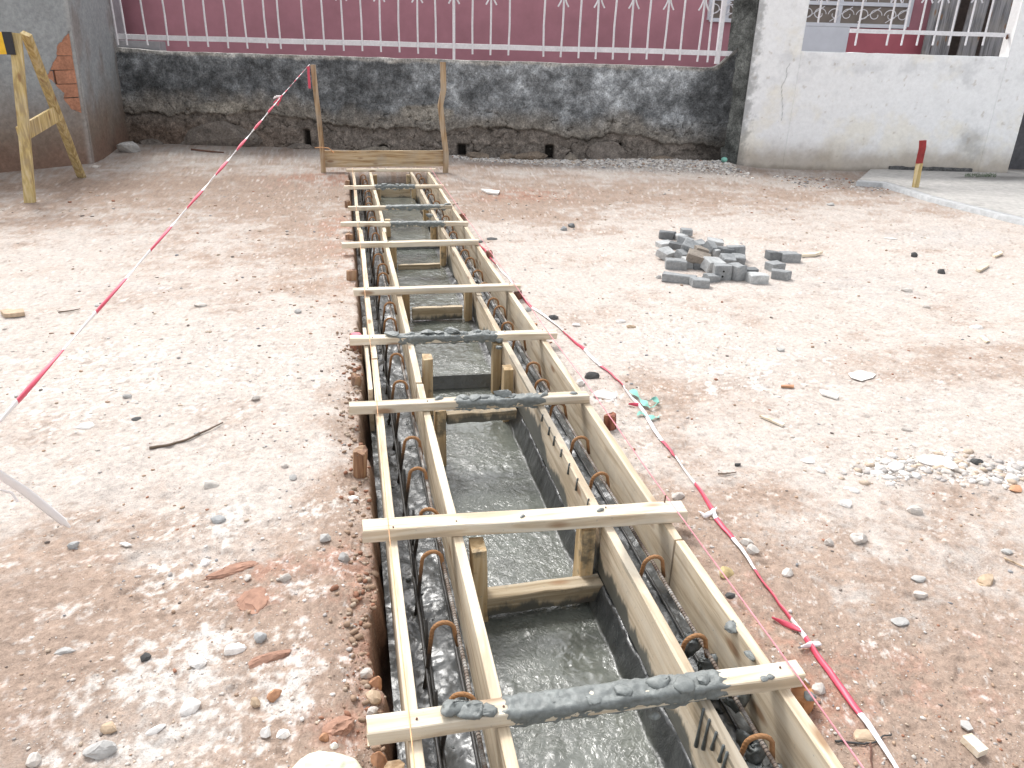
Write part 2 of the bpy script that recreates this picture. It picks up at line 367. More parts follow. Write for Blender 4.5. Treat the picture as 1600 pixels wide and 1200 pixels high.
# ---------------------------------------------------------------- ground (two sheets beside the trench)
TX0, TX1, TYE = .055, 1.078, 10.66        # trench sides and far end
def gblobs(kind):
    out = []
    for k, px, py, rx, ry, w in BLOBS:
        if k == kind:
            c = Z(px, py); out.append((c[0], c[1], rx, ry, w))
    return out
BLOBS = [  # kind, photo pixel on the ground, radii in metres, weight
 ('b', 120, 330, 1.6, .9, .35), ('b', 300, 290, 2.4, 1.0, .5), ('b', 480, 330, .8, 1.6, .55), ('b', 500, 420, .45, 1.2, .5), ('b', 330, 420, .6, .5, .3),
 ('b', 60, 860, .5, .35, .4), ('b', 60, 1050, .5, .45, .55), ('b', 300, 960, .55, .35, .35), ('b', 520, 900, .22, .5, .7), ('b', 560, 1050, .25, .4, .8), ('b', 480, 1000, .2, .2, .5),
 ('b', 560, 640, .18, .6, .5), ('b', 240, 820, .3, .12, .35), ('b', 540, 760, .2, .3, .5), ('b', 300, 1180, .6, .25, .3),
 ('b', 900, 300, 1.8, .9, .4), ('b', 1200, 310, 2.5, .6, .35), ('b', 800, 330, .7, 1.2, .45), ('b', 1050, 620, .3, .35, .5), ('b', 1180, 800, .25, .4, .35), ('b', 1130, 900, .2, .5, .75),
 ('b', 1260, 1050, .3, .4, .8), ('b', 1500, 1080, .6, .4, .7), ('b', 1450, 1150, .6, .2, .6), ('b', 1350, 900, .4, .25, .3), ('b', 1500, 550, .8, .5, .3), ('b', 1560, 800, .25, .3, .4),
 ('b', 980, 720, .3, .4, .4), ('b', 1230, 780, .15, .12, .4), ('b', 720, 262, 1.5, .3, .5), ('b', 100, 290, 1.2, .3, .5),
 ('r', 520, 280, .9, .8, 1.0), ('r', 810, 305, .8, .5, 1.1), ('r', 530, 350, .4, .8, .7), ('r', 540, 410, .3, 1.0, .5), ('r', 390, 890, .16, .07, .8), ('r', 400, 940, .10, .12, .8), ('r', 430, 1030, .12, .06, .9), ('r', 170, 870, .12, .06, .5),
 ('r', 540, 880, .2, .35, .5), ('r', 590, 1000, .15, .4, .8), ('r', 520, 1130, .15, .1, .7), ('r', 60, 1130, .3, .2, .4), ('r', 1130, 880, .2, .3, .5), ('r', 1250, 1080, .2, .3, .8), ('r', 1480, 1060, .5, .25, .5), ('r', 600, 740, .1, .5, .5),
 ('w', 430, 800, .5, .13, .9), ('w', 300, 870, .3, .2, .7), ('w', 330, 1000, .25, .12, .9), ('w', 190, 1080, .25, .12, .7), ('w', 350, 1090, .3, .2, .9), ('w', 490, 915, .14, .07, .9), ('w', 470, 1060, .15, .1, .8), ('w', 240, 1170, .3, .12, .6), ('w', 120, 600, 1.2, .8, .5), ('w', 320, 560, .9, .7, .4),
 ('w', 1420, 725, .35, .12, 1.), ('w', 1560, 740, .3, .12, .9), ('w', 945, 615, .14, .12, .9), ('w', 960, 665, .2, .1, .7), ('w', 1360, 980, .1, .07, .9), ('w', 1020, 700, .1, .2, .6), ('w', 1020, 520, .5, .3, .7), ('w', 1150, 560, .5, .3, .5), ('w', 1000, 265, 1.6, .35, .5), ('w', 480, 285, .35, .15, .9), ('w', 1180, 600, .9, .5, .35), ('w', 1300, 840, .4, .3, .3), ('w', 1330, 1130, .2, .08, .6),
 ('g', 1350, 440, 1.2, .8, .6), ('g', 1480, 370, 1.0, .6, .7), ('g', 1500, 620, .8, .4, .4), ('g', 90, 450, .8, .5, .35), ('g', 230, 450, .5, .3, .35), ('g', 1150, 590, .35, .2, .5), ('g', 1080, 270, 1.5, .3, .6), ('w', 1000, 262, 1.9, .5, .9),
]
BB = {k: gblobs(k) for k in 'brwg'}
def region(k, x, y):
    s = np.zeros_like(x)
    for cx, cy, rx, ry, w in BB[k]:
        s = s + w * np.exp(-(((x - cx) / rx) ** 2 + ((y - cy) / ry) ** 2))
    return s
def ledge(y): return .020 - .034 * sstep(.0, .45, fbm(y, y * 0 + 3.3, 2.3, 4, 21) + .12) * sstep(6.5, 2.5, y) - .012 * fbm(y, y * 0 + 1, 12, 3, 25)
def gheight(x, y, fine=True):
    x = np.asarray(x, float); y = np.asarray(y, float)
    h = .018 * fbm(x, y, .7, 3, 1) + .006 * fbm(x, y, 3.1, 3, 4)
    rough = .35 + .65 * sstep(.25, .8, region('b', x, y) + region('w', x, y) * .5)
    near = sstep(5.5, 2.0, y)
    if fine:
        h = h + rough * (.007 * fbm(x, y, 11, 4, 8) + near * .0045 * np.abs(fbm(x, y, 38, 3, 12)) + near * .003 * fbm(x, y, 95, 2, 15))
        h = h - .010 * sstep(.30, .55, fbm(x, y, 6.3, 3, 31)) * near
    # bank along the foot of the far wall; gravel heap by the white wall
    wy = 12.5 - .25 * (x - 1)
    h = h + .05 * sstep(wy - 1.5, wy - .4, y) * sstep(2.2, .8, x)
    h = h + .07 * sstep(wy - .9, wy - .1, y) * sstep(2.6, 4.8, x) * sstep(6.2, 5.6, x)
    # scrapes and the hollow round the half-buried stone at right
    for px, py, r, d in ((1540, 895, .085, .028), (245, 860, .05, .012), (240, 920, .06, .012), (1250, 785, .06, .01), (420, 1092, .06, .012)):
        c = Z(px, py); h = h - d * np.exp(-(((x - c[0]) ** 2 + (y - c[1]) ** 2) / r ** 2))
    # broken lip beside the boards, then the drop into the trench
    inY = sstep(TYE + .08, TYE - .02, y)
    e = ledge(y); dl = x - e
    lip = sstep(-.16, 0, dl) * (x < .5)
    h = h - .03 * lip * inY * sstep(7, 2, y) + lip * inY * near * .012 * fbm(x, y, 22, 3, 41)
    h = np.where(x < .5, h - .30 * sstep(-.004, .045, dl) * inY, h)
    er = TX1 + .012 + .010 * fbm(y, y * 0 + 8, 5, 3, 51); h = np.where(x > .5, h - .28 * sstep(er + .012, er - .008, x) * inY - .012 * sstep(er + .15, er, x) * inY, h)
    return h
def gz(x, y): return float(gheight(np.array([float(x)]), np.array([float(y)]))[0])
def gtint(x, y):
    pale = np.array([.535, .478, .435]); brown = np.array([.375, .282, .225]); red = np.array([.385, .21, .15]); white = np.array([.68, .645, .61]); grey = np.array([.47, .44, .42]); dark = np.array([.12, .085, .06])
    n = fbm(x, y, 1.6, 6, 61, .62); n2 = fbm(x, y, 7., 5, 67, .65); n3 = fbm(x, y, 30, 4, 71, .7)
    # far rows seen at a grazing angle: streaky patches
    sx = fbm(x * .6, y * 1.5, 3.0, 5, 75, .6)
    b = region('b', x, y); r = region('r', x, y); w = region('w', x, y); g = region('g', x, y)
    mb = sstep(.12, .95, b * .95 + .50 * n + .45 * n2 + .30 * n3 + .17 + .25 * sx + .24 * sstep(5.5, 9.5, y) + .10 * sstep(3., 1.5, y))[..., None]
    c = pale * (1 - mb) + brown * mb
    mg = sstep(.3, .9, g + .5 * n2 + .3 * n3)[..., None] * .75; c = c * (1 - mg) + grey * mg
    mr = sstep(.38, 1.0, r * .85 + .55 * n2 + .3 * n + .35 * n3)[..., None] * .75; c = c * (1 - mr) + red * mr
    mw = sstep(.40, 1.05, w * .62 + .75 * n2 + .6 * n3 + .3 * n)[..., None] * .85; c = c * (1 - mw) + white * mw
    gp = sstep(.42, .70, fbm(x, y, 16, 4, 81, .7) + .15 * n)[..., None] * .5; c = c * (1 - gp) + dark * gp * .6 + brown * gp * .4
    wp = sstep(.50, .66, fbm(x, y, 24, 4, 88, .7))[..., None] * .55; c = c * (1 - wp) + white * wp
    e = ledge(y); soil = .8 * (sstep(-.03, .02, x - e) * (x < .5) * (y < TYE))[..., None]; c = c * (1 - soil) + np.array([.18, .115, .085]) * soil
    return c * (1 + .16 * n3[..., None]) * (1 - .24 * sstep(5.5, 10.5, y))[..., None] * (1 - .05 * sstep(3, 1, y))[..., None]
def rows():
    out = [-6, -3, -1, 0, .5]; y = .8
    while y < 15: out.append(y); y += max(.0075, .0026 * y * (1 + y * y * .035) * 1.15)
    return out + [16, 18, 24, 40, 70]
ROWS = np.array(rows()); NRW = len(ROWS)
def sheet(side):
    n = 330 if side < 0 else 430
    s = np.linspace(0, 1, n) ** 1.5
    wd = (1.6 + .62 * np.clip(ROWS, 0, 16)) if side < 0 else (1.4 + .95 * np.clip(ROWS, 0, 16))
    x0 = TX0 if side < 0 else TX1
    # first few centimetres densely sampled for the broken edge
    base = np.concatenate([np.linspace(0, .11, 22), .11 + s[1:] * 1.0])
    X = np.concatenate([np.broadcast_to(np.linspace(0, .11, 22), (NRW, 22)), .11 + s[None, 1:] * wd[:, None], np.full((NRW, 1), 60.)], 1)
    X = x0 + side * X; Y = np.broadcast_to(ROWS[:, None], X.shape)
    return X, Y
def build_ground():
    Vs, Fs, Ts, k = [], [], [], 0
    for side in (-1, 1):
        X, Y = sheet(side); H = gheight(X, Y); T = gtint(X, Y)
        f = grid_faces(*X.shape); f = f if side > 0 else f[:, ::-1]
        Vs.append(np.stack([X, Y, H], -1).reshape(-1, 3)); Fs.append(f + k); Ts.append(T.reshape(-1, 3)); k += X.size
    # strip closing the sheet beyond the trench's far end
    ys = ROWS[ROWS > TYE + .02]; ys = np.concatenate([[TYE], ys]); xs = np.linspace(TX0, TX1, 60)
    X, Y = np.meshgrid(xs, ys); H = gheight(X, Y); H[0] = -.35
    Vs.append(np.stack([X, Y, H], -1).reshape(-1, 3)); Fs.append(grid_faces(*X.shape) + k); Ts.append(gtint(X, Y).reshape(-1, 3))
    o = mk('ground', np.concatenate(Vs), np.concatenate(Fs), GROUND, smooth=True, org=(0, 0, 0)); attr(o, np.concatenate(Ts)); o['kind'] = 'structure'
    tag(o, 'pale dusty compacted earth yard with brown and white patches')
build_ground()

# ---------------------------------------------------------------- wet concrete in the trench
def conc_z(x, y):
    lv = np.where(y < 4.14, -.268, np.where(y < 7.25, -.185, -.12))
    lv = lv + .1 * sstep(4.10 + .02 * pn(x * 9, x * 0, 5), 4.19, y) * 0
    rg = sstep(-.15, .3, fbm(x, y, 3.2, 2, 103)); c = lv + .0045 * fbm(x, y, 5, 2, 101) + .0042 * rg * fbm(x, y * .7, 20, 2, 105) + .0012 * rg * fbm(x, y, 60, 2, 109)
    stp = -.19 + .020 * fbm(x, y, 7, 3, 121) + .005 * np.abs(fbm(x, y, 30, 2, 125))
    sh = stp + .02
    z = c.copy() if hasattr(c, 'copy') else c
    wob = .012 * fbm(x * 0, y, 6, 3, 131)
    z = z + (sh - z) * sstep(.780 + wob, .822 + wob, x)       # sloping shoulder on the right
    z = z + (stp - z) * sstep(.36, .30, x)
    return z
def build_concrete():
    xs = np.concatenate([np.linspace(.045, .34, 50), np.linspace(.345, .76, 80), np.linspace(.763, 1.085, 60)])
    ys = [-3, -1, 0, .6]; y = .9
    while y < 10.66: ys.append(y); y += max(.006, .0022 * y * (1 + .04 * y * y))
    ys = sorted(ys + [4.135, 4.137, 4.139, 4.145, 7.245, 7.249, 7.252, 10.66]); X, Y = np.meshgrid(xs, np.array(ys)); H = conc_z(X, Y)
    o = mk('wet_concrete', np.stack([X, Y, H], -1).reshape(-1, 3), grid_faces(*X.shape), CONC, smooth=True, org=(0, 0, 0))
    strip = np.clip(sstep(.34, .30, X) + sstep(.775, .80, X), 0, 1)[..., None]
    t = np.array([.125, .135, .118]) * (1 - strip) + np.array([.085, .092, .096]) * strip  # strip colour darkened for the wet mix and painted-in shade between boards
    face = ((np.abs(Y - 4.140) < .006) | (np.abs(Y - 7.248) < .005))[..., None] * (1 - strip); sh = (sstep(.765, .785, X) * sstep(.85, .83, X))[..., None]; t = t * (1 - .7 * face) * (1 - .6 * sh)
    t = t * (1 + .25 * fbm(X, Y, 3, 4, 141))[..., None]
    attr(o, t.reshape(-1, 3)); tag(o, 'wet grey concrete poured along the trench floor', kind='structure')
build_concrete()

# ---------------------------------------------------------------- far boundary: old rendered wall with railing
def wy(x): return 12.5 - .25 * (x - 1)
def wall_grid(p, q, z0, z1f, nx, nz, disp, tint, name, mat, th, parent=None, extra_top=True, xr=None):
    """front face as a displaced sheet, closed behind into a solid; p, q plan points seen left to right"""
    p = np.array(p, float); q = np.array(q, float); L = np.linalg.norm(q - p); d = (q - p) / L; n = np.array([d[1], -d[0]])
    if n[1] > 0: n = -n
    U, Vv = np.meshgrid(np.linspace(0, 1, nx), np.linspace(0, 1, nz)); s = U * L; zt = z1f(s); z = z0 + (zt - z0) * Vv
    D = disp(s, z, zt); x = p[0] + d[0] * s + n[0] * D; y = p[1] + d[1] * s + n[1] * D
    V = np.stack([x, y, z], -1).reshape(-1, 3); T = tint(s, z, zt).reshape(-1, 3); f = grid_faces(nz, nx)
    # back sheet
    xb = p[0] + d[0] * s[[0, -1]] - n[0] * th; yb = p[1] + d[1] * s[[0, -1]] - n[1] * th; Vb = np.stack([xb, yb, z[[0, -1]]], -1).reshape(-1, 3); k = len(V)
    fb = grid_faces(2, nx)[:, ::-1] + k
    top = [(int((nz - 1) * nx + i), int((nz - 1) * nx + i + 1), int(k + nx + i + 1), int(k + nx + i)) for i in range(nx - 1)]
    le = [(int((nz - 1) * nx), int(k + nx), int(k), 0)]
    sides = []
    lcol = [j * nx for j in range(nz)]; rcol = [j * nx + nx - 1 for j in range(nz)]
    sides.append(tuple(lcol + [k + nx, k])); sides.append(tuple(rcol[::-1] + [k + nx - 1, k + 2 * nx - 1]))
    o = mk(name, np.concatenate([V, Vb]), [tuple(int(i) for i in g) for g in np.concatenate([f, fb])] + top + sides, mat, parent, smooth=False)
    for pl in o.data.polygons:
        if pl.index < len(f): pl.use_smooth = True
    attr(o, np.concatenate([T, T[:nx], T[-nx:]])); return o
wall = empty('boundary_wall', (1, wy(1), 0), 'old dark mossy rendered wall with crumbling stone base under the white railing', 'wall')
WP, WQ = (-3.75, wy(-3.75)), (5.78, wy(5.78))
def crack(s, off): return .40 + .22 * fbm(s, s * 0 + off, .55, 4, 201) + .09 * fbm(s, s * 0 + off, 2.2, 5, 207, .6) + .14 * sstep(5.2, 1, s) - .10 * sstep(6.3, 9.5, s)
def wdisp(s, z, zt):
    c = crack(s, 0.)
    d = .022 * fbm(s, z, 1.3, 4, 211) + .012 * fbm(s, z, 7, 4, 215)
    low = sstep(c + .012, c - .012, z)
    d = d - low * (.05 + .035 * fbm(s, z, 4, 3, 221)) - .05 * np.exp(-((z - c) / .018) ** 2) * np.clip(.35 + 1.6 * fbm(s, z, 1.5, 2, 224), 0, 1)
    d = d - .035 * sstep(.02, .0, np.abs(fbm(s, z * 1.6, 1.5, 3, 231))) * sstep(.95, .55, z)
    # deep gaps between the footing stones
    for a, w, z0, z1 in ((7.05, .10, 0, .21), (8.10, .10, .05, .26), (3.25, .07, 0, .32), (5.68, .10, 0, .18), (1.35, .08, 0, .14), (4.45, .1, .02, .12)):
        d = d - .14 * sstep(w + .03, w - .02, np.abs(s - a) * 1.6) * sstep(z1 + .03, z1 - .02, z) * sstep(z0 - .03, z0, z)
    d = d - .05 * sstep(.04, 0, zt - z) * fbm(s, z, 3, 3, 235)
    return d
def wtint(s, z, zt):
    c = crack(s, 0.); blot = np.exp(.9 * fbm(s, z * 1.2, 2.2, 6, 242, .68))[..., None]; low = sstep(c + .02, c - .02, z)[..., None]; mid = sstep(c + .38, c + .05, z + .15 * fbm(s, z, 2, 3, 240))[..., None]
    up = np.array([.135, .143, .15]) * blot * (.82 + .45 * sstep(3.8, 6.5, s))[..., None]; m = np.array([.195, .18, .16]); lo = np.array([.165, .145, .128])
    col = up * (1 - mid) + m * mid; col = col * (1 - low) + lo * low
    brownish = (sstep(4.2, 1.5, s) * sstep(.5, .2, z))[..., None]; col = col * (1 - brownish * .6) + np.array([.13, .085, .06]) * brownish * .6
    pale = (sstep(.1, .45, fbm(s, z, .9, 4, 245) + .25 * sstep(4.5, 6, s)))[..., None] * .6 * (1 - mid); col = col * (1 + pale * 1.1)
    patch = (np.exp(-(((s - 5.15) / .45) ** 2 + ((z - .62) / .15) ** 2)) + np.exp(-(((s - 2.0) / .5) ** 2 + ((z - .62) / .10) ** 2)))[..., None]; patch = sstep(.35, .6, patch + .25 * fbm(s, z, 5, 3, 249)[..., None]); col = col * (1 - patch * .75) + np.array([.27, .25, .215]) * patch * .75
    rim = sstep(.07, .02, zt - z + .04 * fbm(s, z, 4, 3, 250))[..., None]; col = col * (1 - rim) + np.array([.34, .33, .31]) * rim
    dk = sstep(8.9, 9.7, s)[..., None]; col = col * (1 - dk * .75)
    cr = .75 * (np.exp(-((z - c) / .016) ** 2) * np.clip(.35 + 1.6 * fbm(s, z, 1.5, 2, 224), 0, 1)[...] + sstep(.014, .0, np.abs(fbm(s, z * 1.6, 1.5, 3, 231))) * sstep(.95, .55, z))[..., None]; col = col * (1 - .7 * np.clip(cr, 0, 1))
    hole = np.zeros_like(s)
    for a, w, z0, z1 in ((7.05, .10, 0, .21), (8.10, .10, .05, .26), (3.25, .07, 0, .32), (5.68, .10, 0, .18), (1.35, .08, 0, .14)):
        hole = hole + sstep(w + .02, w - .02, np.abs(s - a) * 1.6) * sstep(z1 + .02, z1 - .03, z)
    return np.clip(col * (1 - .85 * np.clip(hole, 0, 1)[..., None]), .008, 1)
WL = math.dist(WP, WQ)
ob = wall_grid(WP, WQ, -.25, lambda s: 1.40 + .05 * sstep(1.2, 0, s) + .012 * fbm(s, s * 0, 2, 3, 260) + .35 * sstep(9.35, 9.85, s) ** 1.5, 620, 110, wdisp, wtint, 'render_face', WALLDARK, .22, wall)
for i, (px, py, w, h) in enumerate([(828, 254, .52, .23), (892, 253, .24, .18), (945, 256, .62, .40), (1030, 251, .55, .20), (1085, 248, .38, .14), (350, 238, 1.35, .56), (745, 246, .4, .16), (580, 242, .75, .2), (240, 232, .45, .20), (790, 250, .3, .16), (1108, 250, .2, .14), (470, 240, .5, .22)]):
    c = PL(px, py, (1, wy(1) - .02, 0), (.25, 1, 0)); V, Fc = rock((c[0], c[1] + (.02 if w < 1 else .07), -.03), (w, .30, h), 300 + i, 18, 2, .13, math.atan(-.25))
    s_ = mk('stone', V, Fc, stone_mat('footing_stone_%d' % i, [(.23, .185, .145), (.25, .22, .185), (.19, .165, .145)][i % 3], .5), wall)

# railing on the wall
rail = empty('iron_railing', (1, wy(1) + .06, 1.5), 'long white iron railing with scrolled bars on top of the dark wall', 'railing')
RPp = (1, wy(1) + .06, 0); RN = (.25, 1, 0)
def onr(px, py): return PL(px, py, RPp, RN)
def rz(px, py): return onr(px, py)
a, b_ = onr(160, 50), onr(1146, 50)
def wallpt(x, z): return np.array([x, wy(x) + .06, z])
V, Fc = beam(wallpt(a[0], 1.585), wallpt(b_[0] + .1, 1.595), .02, .07, 0, 14, .004, .002, 3); mk('rail', V, Fc, IRONW, rail)
V, Fc = beam(wallpt(a[0], 2.72), wallpt(b_[0] + .1, 2.72), .02, .05, 0, 14, .004, .002, 4); mk('rail', V, Fc, IRONW, rail)
ZS = 2.30
def bar_mesh(dx, posts):
    return tube([(0, 0, -.02), (dx * .3, 0, .4), (dx, 0, 1.25)], .022 if posts else .0105, 6)
BARS = [169, 186, 200, 232, 264, 295, 326, 357, 387, 418, 439, 477, 507, 537, 566, 595, 624, 653, 681, 709, 738, 766, 794, 849, 876, 904, 931, 958, 984, 1011, 1037, 1063, 1091, 1107]
SCR = {295, 357, 418, 477, 537, 595, 653, 709, 766, 876, 931, 984, 1037, 1091}
def scroll_mesh():
    parts = []
    for sg in (-1, 1):
        pts = []
        for k in range(11):
            t = -1 + 2 * k / 10; pts.append((sg * (.018 + .062 * abs(t) ** 1.7), -.014, t * .15))
        parts.append(tube(pts, .0125, 5))
    return join(parts)
b0 = None
for i, px in enumerate(BARS):
    c = onr(px, 74); zb = 1.465 + .02 * rnd.random()
    V, Fc = tube([wallpt(c[0], zb) + [0, -.02, 0], wallpt(c[0] + rnd.uniform(-.012, .012), 1.9) + [0, -.02, 0], wallpt(c[0] + rnd.uniform(-.02, .02), 2.78) + [0, -.02, 0]], .0145, 6)
    if px == 709: V, Fc = beam(wallpt(c[0], 1.40) + [0, -.02, 0], wallpt(c[0], 2.8) + [0, -.02, 0], .036, .036, 0, 2, .001, .002, 1)
    bb = mk('post' if px == 709 else 'bar', V, Fc, IRONW, rail)
    if px in SCR:
        V, Fc = scroll_mesh(); V = [np.array(v) + wallpt(c[0], ZS) + [0, -.03, 0] for v in V]; mk('scroll', V, Fc, IRONW, bb)
for px in (1119,):
    c = onr(px, 88); V, Fc = beam(wallpt(c[0] + .02, 1.45), wallpt(c[0] + .02, 2.8), .06, .06, 0, 2, .001, .003, 2); mk('post', V, Fc, IRONW, rail)

# plum house behind the railing
house = empty('plum_house', (3, wy(3) + 2.3, 0), 'plum painted house behind the railing with white framed windows', 'house')
def hy(x, o=0): return wy(x) + 2.5 + o
V, Fc = obox((-8, hy(-8)), (9.9, hy(9.9)), -.3, 3.6, .25); mk('wall', V, Fc, MAGENTA, house)
V, Fc = obox((-8, hy(-8) - .15), (10.3, hy(10.3) - .15), 3.62, 3.74, 4.6); mk('roof', V, Fc, IRONRUST, house)
def hwin(px0, px1, pyb, label=None):
    pl = (1, hy(1) - .03, 0); A = PL(px0, pyb, pl, RN); B = PL(px1, pyb, pl, RN); x0, x1, z0 = A[0], B[0], A[2]; z1 = z0 + 1.15
    def pt(x, z, o=0): return np.array([x, hy(x) - .03 + o, z])
    parts = []
    for (p, q) in (((x0, z0), (x1, z0)), ((x0, z1), (x1, z1)), ((x0, z0), (x0, z1)), ((x1, z0), (x1, z1)), (((x0 + x1) / 2, z0), ((x0 + x1) / 2, z1)), ((x0, z0 + .33), (x1, z0 + .33)), ((x0, z0 + .72), (x1, z0 + .72))):
        parts.append(beam(pt(*p), pt(*q), .07, .06, 0, 1, 0, .004))
    V, Fc = join(parts); w = mk('window', V, Fc, WHITEP, house)
    V, Fc = obox(pt(x0, 0), pt(x1, 0), z0, z1, .01, .02); mk('pane', V, Fc, GLASSD, w)
    g = []
    nc = max(2, int((x1 - x0) / .42))
    for k in range(nc):
        xa = x0 + (x1 - x0) * (k + .5) / nc
        for sg in (-1, 1):
            pts = []
            for j in range(22):
                t = j / 21 * 2.1 * math.pi; r = .11 * (1 - .62 * j / 21); pts.append(pt(xa + sg * (.10) + math.cos(t) * r * sg, z0 + .16 + math.sin(t) * r * .9, -.07))
            g.append(tube(pts, .0075, 4))
        g.append(tube([pt(xa - .17, z0 + .05, -.07), pt(xa + .17, z0 + .28, -.07)], .007, 4))
    for k in range(int((x1 - x0) / .2)):
        xx = x0 + .1 + k * .2; g.append(tube([pt(xx, z0 + .36, -.07), pt(xx, z1, -.07)], .008, 4))
    V, Fc = join(g); mk('grille', V, Fc, IRONW, w)
hwin(1108, 1160, 31)
hwin(1200, 1417, 36)
c0 = PL(1205, 60, (1, hy(1) - .06, 0), RN); c1 = PL(1325, 60, (1, hy(1) - .06, 0), RN)
V, Fc = obox((c0[0], hy(c0[0]) - .06), (c1[0], hy(c1[0]) - .06), .1, 2.06, .05); pn_ = mk('panel', V, Fc, WHITEP, house); pn_['label'] = 'white painted panel under the larger window'
# redder bay right of the white panel
c2 = PL(1442, 60, (1, hy(1) - .04, 0), RN)
V, Fc = obox((c1[0] + .012, hy(c1[0]) - .04), (9.9, hy(9.9) - .04), .1, 2.05, .035); mk('plinth', V, Fc, MAGENTA2, house)
V, Fc = obox((6.55, wy(6.55) + 1.3), (7.1, wy(7.1) + 1.3), -.2, 1.64, .8); st = mk('step_block', V, Fc, GREYB, None); tag(st, 'plain grey cement block step between the plum house and the white wall', 'step')
V, Fc = obox((-4.9, wy(-4.9) + 1.6), (-3.75, wy(-3.75) + 1.6), -.2, 3.4, .5); gc = mk('cement_column', V, Fc, GREYB, None); tag(gc, 'dark grey cement column standing behind the left end of the railing', 'column')
V, Fc = obox((-3.4, wy(-3.4) + .25), (-2.7, wy(-2.7) + .25), 1.2, 1.53, .22); gb = mk('cement_block', V, Fc, GREYB, None); tag(gb, 'low grey cement ledge behind the left end of the railing', 'ledge')
# weathered planks closing the gap at the right of the house
pkn = empty('plank_screen', (10.4, hy(10.4) - .2, 0), 'screen of upright weathered grey planks right of the plum house', 'screen')
for i, (xa, xb) in enumerate([(1440, 1452), (1454, 1482), (1496, 1524), (1532, 1562), (1566, 1592)]):
    A = PL(xa, 82, (1, hy(1) - .3, 0), RN); B = PL(xb, 82, (1, hy(1) - .3, 0), RN)
    V, Fc = obox((A[0], A[1]), (B[0], B[1]), -.1, 3.1, .03, .01 * (i % 2)); V = [(v[0] + (v[2] - 1.6) * .015 * (i % 3), v[1], v[2]) for v in V]; mk('plank', V, Fc, GREYPLK, pkn)
V, Fc = obox((9.9, hy(9.9)), (12.6, hy(12.6)), 1.05, 1.17, .03, -.2); mk('batten', V, Fc, GREYPLK, pkn)
V, Fc = obox((9.7, hy(9.7) + .9), (13.5, hy(13.5) + .9), -.3, 3.4, .2); dk = mk('dark_shed_wall', V, Fc, simple('dark_brown_boards', (.06, .045, .04), .9), None); tag(dk, 'dark brown shed wall behind the grey planks', 'wall')

# ---------------------------------------------------------------- white wall with opening at the right
ww = empty('white_wall', (7.8, 10.7, 0), 'stained white limewashed wall with railed opening at the right', 'wall')
A0 = np.array([5.83, 11.13]); A1 = np.array([9.83, 10.215]); DW = vn(A1 - A0); LWL = np.linalg.norm(A1 - A0); NW = np.array([DW[1], -DW[0]]); 
if NW[1] > 0: NW = -NW
OP0, OP1, OZ = .70, 3.66, 1.655
def wwt(off):
    def f(s, z, zt):
        s = s + off; base = np.array([.90, .91, .925]); cream = np.array([.87, .84, .76]); grime = np.array([.42, .36, .29]); mold = np.array([.13, .135, .135])
        m = sstep(.25, .9, fbm(s, z, 1.3, 5, 301, .6) + .55 - .22 * z)[..., None] * .75; c = base * (1 - m) + cream * m
        g = sstep(.50, .12, z + .16 * fbm(s, z, 2.5, 4, 305))[..., None] * .78; c = c * (1 - g) + grime * g
        d = sstep(.10, .0, z + .05 * fbm(s, z, 6, 4, 306))[..., None] * .6; c = c * (1 - d) + grime * .5 * d
        k = sstep(.17 + .16 * fbm(s, z, 3, 5, 309, .7), .0, s + .12 * fbm(s, z, 9, 4, 310, .7))[..., None] * np.clip(.9 + 0 * z[..., None], 0, 1); c = c * (1 - k * .62) + mold * k * .62
        u = sstep(-.10, .85, fbm(s, z, 3., 5, 315, .65) - .55 * np.abs(z - 1.45) * 2 + .15)[..., None] * .26 * (z < OZ)[..., None]; c = c * (1 - u) + np.array([.33, .34, .37]) * u
        rr = np.exp(-(((s - 3.45) / .22) ** 2 + ((z - .45) / .3) ** 2)); u2 = sstep(.1, 1.1, rr + .5 * fbm(s, z, 5, 5, 318, .65))[..., None] * .5; c = c * (1 - u2) + np.array([.30, .30, .30]) * u2
        sp = sstep(.50, .58, fbm(s, z, 9, 3, 321))[..., None] * .4; c = c * (1 - sp) + grime * sp
        ck = np.exp(-((s - .55 - .10 * fbm(z, z * 0, 2.2, 4, 330)) / .006) ** 2)[..., None] * ((z > .7) & (z < 1.5))[..., None] * .5; c = c * (1 - ck)
        return c
    return f
wd = lambda s, z, zt: .010 * fbm(s, z, 2, 4, 340) + .003 * fbm(s, z, 15, 3, 344)
def wpt(s): return A0 + DW * s
TH = .24
wall_grid(wpt(0), wpt(OP0), -.2, lambda s: 3.1 + 0 * s, 60, 220, wd, wwt(0), 'pier', WALLWHITE, TH, ww)
o_ = wall_grid(wpt(OP0 + .0005), wpt(OP1 - .0005), -.2, lambda s: OZ + .008 * fbm(s + OP0, s * 0, 5, 3, 350), 200, 110, lambda s, z, zt: wd(s + OP0, z, zt), wwt(OP0), 'parapet', WALLWHITE, TH, ww)
wall_grid(wpt(OP1), wpt(LWL), -.2, lambda s: 3.1 + 0 * s, 30, 180, lambda s, z, zt: wd(s + OP1, z, zt), wwt(OP1), 'pier', WALLWHITE, TH, ww)
a_, b2 = wpt(OP0 + .0005), wpt(OP1 - .0005); V, Fc = obox(a_, b2, 2.85, 3.1, TH); mk('lintel', V, Fc, WHITEP, ww)
# angled mossy flank joining the dark wall
wall_grid((5.60, 11.46), (5.826, 11.135), -.2, lambda s: 3.1 + 0 * s, 16, 160, lambda s, z, zt: .012 * fbm(s, z, 4, 3, 360), lambda s, z, zt: np.clip(np.array([.10, .105, .10]) * (1 + 1.2 * fbm(s, z, 3, 4, 365))[..., None], .02, 1), 'mossy_flank', WALLDARK, .05, ww)
